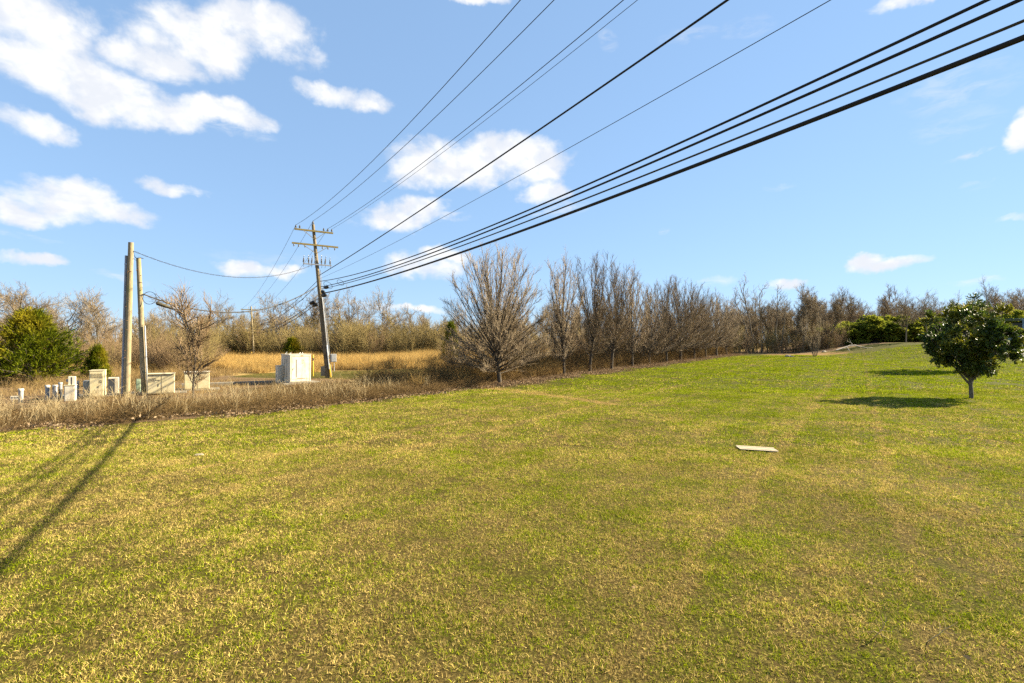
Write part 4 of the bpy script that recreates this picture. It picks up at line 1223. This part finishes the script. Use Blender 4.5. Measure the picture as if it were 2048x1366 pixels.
# slack cable to the shorter weathered pole, with its splice case and loop
def depth_fit(a, b, obs, n=40):
    T, Z = [], []
    for px, py in obs:
        u, v = (px - CX) / F, (HY - py) / F
        t = (u * a.y - a.x) / ((b.x - a.x) - u * (b.y - a.y))
        y = a.y + (b.y - a.y) * t
        T.append(t); Z.append(v * y + CAMZ)
    T, Z = np.array(T), np.array(Z)
    lin = a.z + (b.z - a.z) * T
    k = float(np.sum((Z - lin) * T * (1 - T)) / np.sum((T * (1 - T)) ** 2))
    return [a + (b - a) * t + Vector((0, 0, k * t * (1 - t))) for t in (i / n for i in range(n + 1))]
sa = on_pole(573) - AX * .19
sb = Bb + dB * ((at(0, 588, 27.3).z) / dB.z) + Vector((.17, -.02, 0))
l1 = depth_fit(sa, sb, [(606, 588), (549, 612), (502, 621), (442, 625), (388, 619), (335, 607)])
lc = cable('slack_cable', l1, .036, M['rubber'], 'slack black cable sagging from the leaning pole to the shorter weathered pole', 'cable', None, 8)
# loops of spare cable
def loop(parent_pts, i, size, drop, name='cable_loop'):
    p = parent_pts[i]; q = parent_pts[i + 1]
    d = (q - p).normalized()
    pts = [p + d * (size * f) + Vector((0, 0, -drop * math.sin(math.pi * f) ** .7)) for f in [k / 10 for k in range(11)]]
    return MB().tube(pts, .012, 6)
loop(l1, 3, 1.3, .38).build('cable_loop', M['rubber'], lc, True)
loop(l1, 12, .9, .32).build('cable_loop', M['rubber'], lc, True)
ring = [sb + Vector((.36, 0, -.22)) + Vector((math.cos(a) * .37, 0, math.sin(a) * .34)) for a in [2 * math.pi * k / 20 for k in range(21)]]
MB().tube(ring, .014, 6).build('cable_loop', M['rubber'], lc, True)
e0, e1 = at(313, 606, 27.6), at(340, 615, 28.0)
spl = MB(); dd = e1 - e0
spl.tube([e0 - dd * .06, e0, e0 + dd * .03, e0 + dd * .8, e0 + dd * .84, e1, e1 + dd * .25, e1 + dd * .6], [.03, .06, .10, .10, .085, .075, .03, .02], 12)
spl = spl.build('splice_case', M['olive'], None, True)
tag(spl, 'dark cylindrical splice case hung under the slack cable by the shorter pole', 'splice case')
for f in (.15, .7):
    MB().tube([e0 + dd * f, e0 + dd * f + Vector((.02, .0, .24))], .012, 6).build('hanger', M['wire'], spl)
# thin twisted drop between the conduit pole and the leaning pole
da = Ab + dA * .945 + Vector((.13, 0, 0)); db = on_pole(528) - AX * .16
l2 = depth_fit(da, db, [(281, 506), (341, 527), (380, 540), (460, 554), (540, 553)], 120)
tw = [p + Vector((0, 0, .022 * math.sin(i * .9))) for i, p in enumerate(l2)]
tw2 = [p - Vector((0, 0, .022 * math.sin(i * .9))) for i, p in enumerate(l2)]
o = MB().tube(tw, .010, 5).build('twisted_drop_wire', M['rubber'], None, True)
tag(o, 'thin twisted drop wire drooping from the top of the conduit pole', 'wire')
MB().tube(tw2, .009, 5).build('bare_neutral', M['wire'], o, True)
MB().tube([da, da + Vector((.1, 0, -.35)), Bt + Vector((.35, -.1, -.05)), Bt + Vector((.05, -.05, .05))], .01, 6).build('jumper', M['rubber'], o, True)
for k, z in enumerate((.1, -.05)):
    o = cable('tie_wire', [Ab + dA * .91 + Vector((.1, 0, z)), Bt + Vector((-.08, -.02, z - .12))], .009, M['wire'], ['upper', 'lower'][k] + ' short tie wire joining the tops of the two weathered poles', 'wire')
# black splice boots and spare loops at the leaning pole
def boot(a, b, r, label):
    o = MB().tube([a, a + (b - a) * .12, a + (b - a) * .25, a + (b - a) * .75, a + (b - a) * .9, b], [.03, r * .8, r, r, r * .7, .03], 10).build('splice_boot', M['rubber'], None, True)
    MB().tube([a + (b - a) * .5, a + (b - a) * .5 + Vector((0, 0, r + .1))], .014, 6).build('hanger', M['wire'], o)
    return tag(o, label, 'splice boot')
t4, t2_ = telp[3], telp[1]
boot(t4[0] + Vector((0, 0, -.16)), t4[1] + Vector((0, 0, -.18)), .15, 'black splice boot hung at the pole under the thickest cable')
boot(on_pole(583) + WD * .22 + AX * .1, on_pole(586) + WD * .7 + AX * .2, .13, 'black splice boot against the pole above the thickest cable')
boot(t2_[1] + Vector((0, 0, -.1)), t2_[2] + Vector((0, 0, -.12)), .13, 'black splice boot out along the second telephone cable')
qf = on_pole(603) - WD * .5 - AX * .35
boot(qf, qf - WD * .7 - AX * .2 + Vector((0, 0, -.1)), .13, 'upper black splice boot on the far side of the leaning pole')
qf = on_pole(608) - WD * .3 - AX * .2
boot(qf, qf - WD * .7 - AX * .2 + Vector((0, 0, -.1)), .14, 'lower black splice boot on the far side of the leaning pole')
def snowshoe(p, d, s_, label):
    sd_ = d.cross(Vector((0, 0, 1))).normalized()
    pts = [p + d * (math.cos(a) * s_) + (sd_ * .4 + Vector((0, 0, .5))) * (math.sin(a) * s_ * .5) for a in [2 * math.pi * k / 16 for k in range(17)]]
    o = MB().tube(pts, .014, 6).build('cable_loop', M['rubber'], None, True)
    tag(o, label, 'cable loop')
dT = (t2_[3] - t2_[1]).normalized()
snowshoe(t2_[2] + Vector((0, 0, .02)), dT, 1.0, 'spare cable loop tied around the outlying splice boot')
snowshoe(t2_[5], dT, .7, 'small spare cable loop farther along the second telephone cable')

# ------------------------------------------------------------------ service strip with cabinets, boxes and pipes
def slab(name, cx, cy, lx, ly, rotz, h=.10, z0=-.06):
    o = MB().box((0, 0, 0), (lx, ly, h - z0), None, .02).build(name, M['concrete'])
    o.location = (cx, cy, (h + z0) / 2); o.rotation_euler = (0, 0, rotz)
    return tag(o, kind='structure')
TH = math.atan2(.54, .84)
def X(px, d):
    return (px - CX) / F * d
slab('concrete_pad', X(196, 26.2), 26.2, 3.4, 2.0, TH, .06)
slab('concrete_pad', X(322, 27.6), 27.6, 2.4, 1.6, TH, .06)
slab('concrete_pad', X(396, 29.6), 29.6, 2.2, 1.6, TH, .06)
slab('concrete_pad', X(590, 34.8), 34.8, 2.6, 2.4, R(47), .10)
slab('kerb', X(480, 33.0), 33.0, 6.5, .28, TH, .22)
rg2 = random.Random(9)
def cabinet(name, px, d, w_, dp, h, rotz, mat, label, cat, z=0.06, bev=.02):
    root = thing(name, (X(px, d), d, z), label, cat, rotz)
    MB().box((0, 0, h / 2), (w_, dp, h), None, bev).build('housing', mat, root)
    return root
def face_box(root, name, mat, x, z, w_, h, y, t=.012, parent=None):
    return MB().box((x, y, z), (w_, t, h)).build(name, mat, parent or root)
def marks(root, x, z, rows, cols, cw, ch, y, rowgap=1.5, parent=None, seed=1):
    """small unreadable printed characters"""
    r_ = random.Random(seed)
    m = MB()
    for i in range(rows):
        for k in range(cols[i]):
            cx_, cz_ = x + k * cw * 1.35, z - i * ch * rowgap
            m.box((cx_ - cw * .35, y, cz_), (cw * .25, .004, ch))
            m.box((cx_, y - .0005, cz_ + ch * r_.choice((-.4, 0, .4))), (cw * .75, .004, ch * .22))
            if r_.random() < .6:
                m.box((cx_ + cw * .33, y - .001, cz_ + ch * r_.uniform(-.2, .2)), (cw * .25, .004, ch * .6))
    return m.build('printed_marks', M['ink'], parent or root)
# tall cream cabinet with louvres
c = cabinet('utility_cabinet', 196, 25.3, .56, .95, 1.30, TH, M['cream'], 'tall cream cabinet with louvred top vents beside the grey pipe stubs', 'cabinet')
MB().box((0, 0, 1.315), (.60, .99, .03), None, .008).build('lid', M['cream'], c)
dr = face_box(c, 'door', M['cream'], 0, .66, .50, 1.2, -.481, .016)
for k in range(4):
    v = face_box(c, 'louvre', M['slot'], -.17 + k * .115, 1.06, .075, .22, -.491, .006, dr)
    m = MB()
    for j in range(5):
        m.box((-.17 + k * .115, -.497, .975 + j * .043), (.08, .012, .022), Matrix.Rotation(.5, 3, 'X'))
    m.build('slat', M['cream'], dr)
marks(c, .12, .80, 2, (2, 2), .05, .06, -.492, 1.4, dr, 4)
MB().tube([(.2, -.495, .62), (.2, -.53, .62), (.2, -.53, .54)], .012, 6).build('handle', M['steel'], dr)
# small box on its flank
c = cabinet('utility_cabinet', 176, 25.6, .34, .4, .78, TH, M['white_paint'], 'low pale box with printed stickers against the flank of the tall cream cabinet', 'cabinet')
marks(c, -.1, .68, 3, (3, 3, 2), .05, .045, -.205, 1.6, None, 7)
face_box(c, 'door', M['white_paint'], 0, .36, .28, .5, -.203, .01)
# pale box, dark grey patch over part of its front
c = cabinet('utility_cabinet', 228, 26.8, .46, .45, .86, TH, M['white_paint'], 'pale box with dark grey front patch between the tall cream cabinet and the conduit pole', 'cabinet')
p_ = face_box(c, 'front_patch', M['dark_grey'], -.08, .42, .27, .74, -.228, .012)
marks(c, -.16, .74, 1, (4,), .04, .04, -.236, 1.5, p_, 3)
# pedestal with stepped box
c = cabinet('meter_pedestal', 141, 23.7, .40, .36, .74, TH, M['white_paint'], 'short stained pedestal with a small meter box on top beside the pipe stubs', 'pedestal', 0.0)
top = MB().box((.06, 0, .74 + .21), (.26, .24, .42), None, .01).build('meter_box', M['white_paint'], c)
MB().box((.06, -.123, .95), (.03, .008, .38)).build('door_gap', M['slot'], top)
MB().box((-.10, -.02, .98), (.10, .14, .12), None, .01).build('side_box', M['box_grey'], top)
MB().box((0, 0, .755), (.44, .40, .03), None, .006).build('lid', M['cream'], c)
face_box(c, 'door', M['white_paint'], -.02, .38, .30, .6, -.184, .012)
# pipe stubs
def pipe(px, d, ztop, label, dark=False, r=.082):
    root = thing('pipe_stub', (X(px, d), d, 0), label, 'pipe')
    s = MB().tube([(0, 0, -.05), (0, 0, ztop - .08)], r, 16).build('pipe_body', M['pipe_grey'], root, True)
    MB().tube([(0, 0, ztop - .10), (0, 0, ztop - .09), (0, 0, ztop - .015), (0, 0, ztop)], [r * 1.02, r * 1.2, r * 1.2, r * 1.08], 16).build('cap', M['white_paint'] if not dark else M['pipe_grey'], root, True)
    if dark:
        MB().tube([(0, 0, .0), (0, 0, ztop * .62)], r * 1.04, 16).build('dark_coating', M['pipe_dark'], root, True)
    return root
pipe(42, 23.3, .62, 'capped grey pipe stub standing apart from the others beside the low white sign', r=.088)
pipe(95, 23.9, .74, 'capped grey pipe stub, first of the three in a row next to the lone stub')
pipe(110, 23.7, .76, 'capped grey pipe stub between a plain stub and the dark-coated one', r=.086)
pipe(121, 24.0, .86, 'capped pipe stub with a dark lower coating beside the meter pedestal', True, .07)
pipe(155, 25.0, .86, 'slim capped grey pipe stub behind the meter pedestal', r=.06)
# low sign
sg = thing('small_sign', (X(31, 23.6), 23.6, 0), 'small low white sign with black lettering beside the lone pipe stub', 'sign', TH)
pl = MB().box((0, 0, .17), (.34, .012, .17)).build('sign_plate', M['white_paint'], sg)
marks(sg, -.1, .17, 1, (3,), .07, .08, -.009, 1.4, pl, 12)
for s_ in (-.12, .12):
    MB().box((s_, .014, .10), (.02, .012, .26)).build('stake', M['steel'], sg)
# pale green pedestal
c = cabinet('telephone_pedestal', 277, 27.9, .22, .22, .70, TH, M['green_box'], 'narrow pale green pedestal behind the shorter weathered pole', 'pedestal', 0.0, .03)
MB().box((0, 0, .72), (.19, .19, .05), None, .015).build('cap', M['green_box'], c)
MB().box((0, -.112, .35), (.16, .006, .5)).build('door', M['green_box'], c)
# low cream transformer box
c = cabinet('transformer_box', 323, 26.9, 1.18, .85, 1.04, TH, M['cream'], 'low wide cream box with black printed lines right beside the shorter pole', 'transformer box')
MB().box((0, -.02, 1.055), (1.24, .95, .03), None, .008).build('lid', M['cream'], c)
face_box(c, 'door', M['cream'], -.30, .52, .55, .92, -.431, .014)
face_box(c, 'door', M['cream'], .30, .52, .55, .92, -.431, .014)
marks(c, -.52, .80, 3, (7, 10, 6), .036, .05, -.441, 1.5, None, 21)
MB().tube([(-.02, -.45, .6), (-.02, -.47, .6), (-.02, -.47, .45)], .01, 6).build('handle', M['steel'], c)
# second cream box behind the young tree
c = cabinet('transformer_box', 394, 29.4, 1.24, .9, 1.0, TH, M['cream'], 'cream box half hidden behind the young bare tree', 'transformer box')
MB().box((0, -.02, 1.015), (1.30, 1.0, .03), None, .008).build('lid', M['white_paint'], c)
face_box(c, 'door', M['cream'], -.31, .5, .57, .88, -.456, .014)
face_box(c, 'door', M['cream'], .31, .5, .57, .88, -.456, .014)
# large white switch cabinet by the leaning pole
c = cabinet('switch_cabinet', 592, 34.4, 1.46, 1.35, 1.88, R(47), M['white_paint'], 'large white switch cabinet with a dark slot in its door beside the leaning pole', 'cabinet', .10)
MB().box((0, 0, 1.895), (1.52, 1.41, .04), None, .008).build('lid', M['white_paint'], c)
for (x_, z_, w_, h_) in ((0, 1.80, 1.30, .06), (0, .10, 1.30, .08), (-.66, .95, .06, 1.75), (.66, .95, .06, 1.75)):
    face_box(c, 'door_frame', M['white_paint'], x_, z_, w_, h_, -.684, .03)
d_ = face_box(c, 'door', M['white_paint'], 0, .98, 1.20, 1.5, -.680, .016)
face_box(c, 'slot', M['slot'], -.28, .95, .045, 1.2, -.690, .006, d_)
face_box(c, 'slot', M['rust'], .05, .27, .55, .03, -.690, .006, d_)
marks(c, .12, 1.52, 4, (2, 2, 2, 2), .055, .05, -.690, 1.5, d_, 31)
face_box(c, 'sticker', M['orange'], .10, 1.80, .18, .05, -.701, .006, d_)
MB().tube([(-.45, -.69, 1.0), (-.45, -.73, 1.0), (-.45, -.73, .88)], .015, 6).build('handle', M['steel'], d_)
for y_ in (-.33, .0, .33):
    MB().box((-.733, y_, .98), (.012, .26, 1.55)).build('side_panel', M['white_paint'], c)
    MB().box((-.742, y_ + .06, .98), (.008, .035, 1.2)).build('side_slot', M['slot'], c)
for x_, y_ in ((-.6, -.5), (-.45, .5), (.2, -.55), (.45, .4)):
    MB().tube([(x_ + .05 * math.cos(a), y_, 1.955 + .05 * math.sin(a)) for a in [2 * math.pi * k / 10 for k in range(11)]], .014, 6).build('lifting_eye', M['steel'], c)
# its small neighbour
c = cabinet('utility_cabinet', 559, 34.0, .40, .36, 1.22, R(47), M['white_paint'], 'narrow white box standing against the large switch cabinet', 'cabinet', 0.0)
face_box(c, 'door', M['white_paint'], 0, .6, .32, 1.05, -.184, .012)
MB().box((-.203, .02, .55), (.008, .05, .16)).build('side_slot', M['slot'], c)
MB().box((0, 0, 1.235), (.43, .39, .03), None, .006).build('lid', M['white_paint'], c)
# yellow marker posts
def marker(px, d, h, label):
    t = thing('marker_post', (X(px, d), d, tz(X(px, d), d)), label, 'marker post')
    MB().tube([(0, 0, -.1), (0, 0, h - .06), (0, 0, h)], [.055, .055, .03], 10).build('post', M['yellow'], t, True)
    MB().tube([(0, 0, h * .72), (0, 0, h * .84)], .058, 10).build('band', M['ink'], t, True)
marker(626, 41.0, 1.75, 'yellow marker post standing behind the large switch cabinet')
marker(503, 77.0, 1.5, 'yellow marker post at the foot of the slim far pole')

# ------------------------------------------------------------------ things on the lawn
a_, b_, c_, e_ = gp(1472, 895), gp(1548, 898), gp(1556, 906.5), gp(1478, 901.5)
mid = (a_ + b_ + c_ + e_) / 4
ux = ((b_ - a_) + (c_ - e_)).normalized(); uy = Vector((-ux.y, ux.x, 0)).normalized()
ln = ((b_ - a_).length + (c_ - e_).length) / 2
bp = thing('board_panel', (mid.x, mid.y, tz(mid.x, mid.y)), 'bleached panel of narrow boards lying flat on the lawn', 'board', math.atan2(ux.y, ux.x))
wd = .46
for k in range(4):
    y_ = -wd / 2 + wd / 4 * (k + .5)
    MB().box((rg2.uniform(-.01, .01) + .02 * (1.5 - k), y_, .036 + (.005 if k % 2 else 0)), (ln, wd / 4 - .012, .012), None, .003).build('board', M['board'], bp)
for x_ in (-ln * .36, ln * .36):
    MB().box((x_, 0, .016), (.07, wd * .96, .026)).build('batten', M['board'], bp)

# fallen bleached branch
fb0 = gp(1705, 701)
br = thing('fallen_branch', fb0, 'bleached fallen branch lying on brown ground before the green shrubs', 'branch')
g_ = Geo(501); r_ = g_.rg
main = [np.array([[-2.4, -.5, .03], [-1.7, -.35, .22], [-.9, -.1, .42], [-.3, .05, .62], [.5, .1, .66], [1.0, .3, .45]]),
        np.array([[.2, .1, .65], [.9, .0, .5], [1.5, -.1, .38], [2.0, .1, .3], [2.5, -.05, .36], [3.0, .0, .05]]),
        np.array([[-.9, -.1, .42], [-.75, -.25, .25], [-.7, -.4, .1], [-.72, -.45, .04], [-.73, -.5, .0], [-.74, -.55, -.02]]),
        np.array([[-.1, .05, .62], [.1, .2, .85], [-.05, .3, 1.0], [-.3, .35, 1.12], [-.4, .4, 1.2], [-.5, .4, 1.25]])]
P = np.stack(main)
P = P * 1.25
g_.tubes(P, np.stack([np.linspace(.11, .07, 6), np.linspace(.09, .03, 6), np.linspace(.06, .03, 6), np.linspace(.05, .02, 6)]), 7)
link('limb', g_.mesh('limb', M['deadwood']), br)
g_ = Geo(502)
s2, d2, t2 = spawn(P, 4, .2, 1, .5, 1.2, r_)
g_.tubes(grow(s2, d2, r_.uniform(.3, .8, len(t2)), 4, -.4, .12, r_), rad(len(t2), 4, .03, .012), 5)
link('twigs', g_.mesh('twigs', M['deadwood']), br)
# pale rocks by the shrub
def rock(px, py, s_, label, seed):
    r_ = random.Random(seed)
    p = gp(px, py)
    import bmesh
    bm = bmesh.new(); bmesh.ops.create_icosphere(bm, subdivisions=2, radius=1)
    for v in bm.verts:
        k = 1 + r_.uniform(-.18, .18)
        v.co = Vector((v.co.x * 1.5 * k, v.co.y * k, v.co.z * .6 * k)) * s_
        v.co.z = max(v.co.z, -.25 * s_)
    me = bpy.data.meshes.new('rock'); bm.to_mesh(me); bm.free(); me.materials.append(M['rock'])
    o = link('rock', me); o.location = (p.x, p.y, p.z + .12 * s_); o.rotation_euler = (0, 0, r_.uniform(0, 6))
    tag(o, label, 'rock')
rock(1576, 713.5, .42, 'long pale rock on the brown ground beyond the end of the tree row', 1)
rock(1584, 714.5, .22, 'small pale rock touching the long one beyond the end of the tree row', 2)
rock(1648, 704, .3, 'pale rock on the brown ground behind the vase-shaped shrub', 3)
rock(398, 913, .07, 'fist-sized pale stone lying in the grass near the cable shadow', 4)
# dry grass stems in the lawn near the fallen branch
tag(tree('dry_weed', (stalks(511, 14, 1.3),), gp(1730, 712), 'clump of dry upright weed stems on the lawn before the fallen branch', 'plant', 0, (1, 1, 1), None, ('stems',)))
tag(tree('weed_stem', (stalks(515, 3, .6),), gp(1760, 1255), 'pale dry weed stem poking out of the foreground turf', 'plant', 0, (.55, .55, .35), None, ('stems',)))

# ------------------------------------------------------------------ drive, car and carport beyond the magnolia
def ribbon_sheet(name, pts, half, mat, lift):
    v, f = [], []
    for i, (x, y) in enumerate(pts):
        d = Vector((pts[min(i + 1, len(pts) - 1)][0] - pts[max(i - 1, 0)][0], pts[min(i + 1, len(pts) - 1)][1] - pts[max(i - 1, 0)][1], 0)).normalized()
        n_ = Vector((-d.y, d.x, 0))
        for k in range(7):
            q_ = Vector((x, y, 0)) + n_ * half * (k / 3 - 1)
            v.append((q_.x, q_.y, tz(q_.x, q_.y) + lift))
    for i in range(len(pts) - 1):
        for k in range(6):
            f.append((i * 7 + k, i * 7 + k + 1, i * 7 + k + 8, i * 7 + k + 7))
    o = MB().add(v, f).build(name, mat)
    return tag(o, kind='structure')
ribbon_sheet('driveway', [(56 + .8 * k, 56.5 + .25 * k) for k in range(40)], 1.7, M['asphalt'], .05)
cx_, cy_ = 63.4, 62.0
car = thing('parked_car', (cx_, cy_, tz(cx_, cy_) + .02), 'blue-grey car parked at the carport, half hidden by the magnolia', 'car', R(8))
prof = [(-2.25, .35), (-2.28, .62), (-2.15, .86), (-1.2, .98), (-.55, 1.42), (.95, 1.46), (1.65, 1.05), (2.2, .98), (2.28, .6), (2.22, .35)]
m = MB()
nP = len(prof)
for sgn, yy in ((-1, -.86), (1, .86)):
    pass
v = []
for yy, ins in ((-.86, .0), (-.80, .02), (.80, .02), (.86, 0)):
    for (px_, pz_) in prof:
        tuck = .16 if pz_ > 1.1 else 0
        yv = yy * (1 - tuck)
        v.append((px_, yv, pz_))
f = []
for k in range(3):
    for i in range(nP):
        j = (i + 1) % nP
        f.append((k * nP + i, k * nP + j, (k + 1) * nP + j, (k + 1) * nP + i))
f.append(tuple(range(nP - 1, -1, -1))); f.append(tuple(3 * nP + i for i in range(nP)))
m.add(v, f); body = m.build('body', M['car_paint'], car)
for yy in (-1, 1):
    m = MB()
    pane = [(-1.02, 1.02), (-.5, 1.37), (.2, 1.39), (.2, 1.02)]
    m.add([(a, yy * (.872 if b < 1.1 else .732), b) for a, b in pane], [(0, 1, 2, 3)]); m.build('side_window', M['glass'], car)
    pane = [(.28, 1.02), (.28, 1.39), (.9, 1.40), (1.5, 1.04)]
    m = MB(); m.add([(a, yy * (.872 if b < 1.1 else .732), b) for a, b in pane], [(0, 1, 2, 3)]); m.build('side_window', M['glass'], car)
MB().add([(-1.24, -.66, 1.0), (-1.24, .66, 1.0), (-.6, .58, 1.415), (-.6, -.58, 1.415)], [(0, 1, 2, 3)]).build('windscreen', M['glass'], car)
MB().add([(1.68, -.66, 1.07), (1.68, .66, 1.07), (1.03, .58, 1.45), (1.03, -.58, 1.45)], [(0, 1, 2, 3)]).build('rear_window', M['glass'], car)
for wx in (-1.4, 1.4):
    for wy in (-.8, .8):
        wh = MB().tube([(wx, wy - .1, .32), (wx, wy + .1, .32)], .33, 20).build('wheel', M['tyre'], car, True)
        MB().tube([(wx, wy - .115, .32), (wx, wy + .115, .32)], .2, 14).build('rim', M['steel'], wh, True)
for yy in (-.6, .6):
    MB().box((-2.24, yy, .70), (.08, .34, .14), None, .02).build('headlight', M['porcelain'], car)
# open metal carport
kx, ky = 68.5, 67.0
kz = tz(kx, ky)
cp = thing('carport', (kx, ky, kz), 'open metal carport with a pale blue sloping roof edge behind the car', 'carport', R(6))
W2, D2 = 4.2, 3.4
rf = MB()
for k in range(22):
    x0 = -W2 + k * 2 * W2 / 22
    rf.box((x0 + W2 / 22, 0, 3.35 + .035 * (x0 + W2) + (.012 if k % 2 else 0)), (2 * W2 / 22 * 1.02, 2 * D2, .03))
rf.build('roof', M['roof_metal'], cp)
for x_ in (-W2 + .15, 0, W2 - .15):
    for y_ in (-D2 + .2, D2 - .2):
        MB().box((x_, y_, 1.62), (.1, .1, 3.5)).build('post', M['roof_metal'], cp)
for y_ in (-D2 + .2, D2 - .2):
    MB().bar((-W2, y_, 3.24), (W2, y_, 3.53), .08, .14).build('beam', M['roof_metal'], cp)
MB().box((0, D2 - .1, 1.5), (2 * W2 - .2, .04, 3.2)).build('rear_wall', M['dark_grey'], cp)
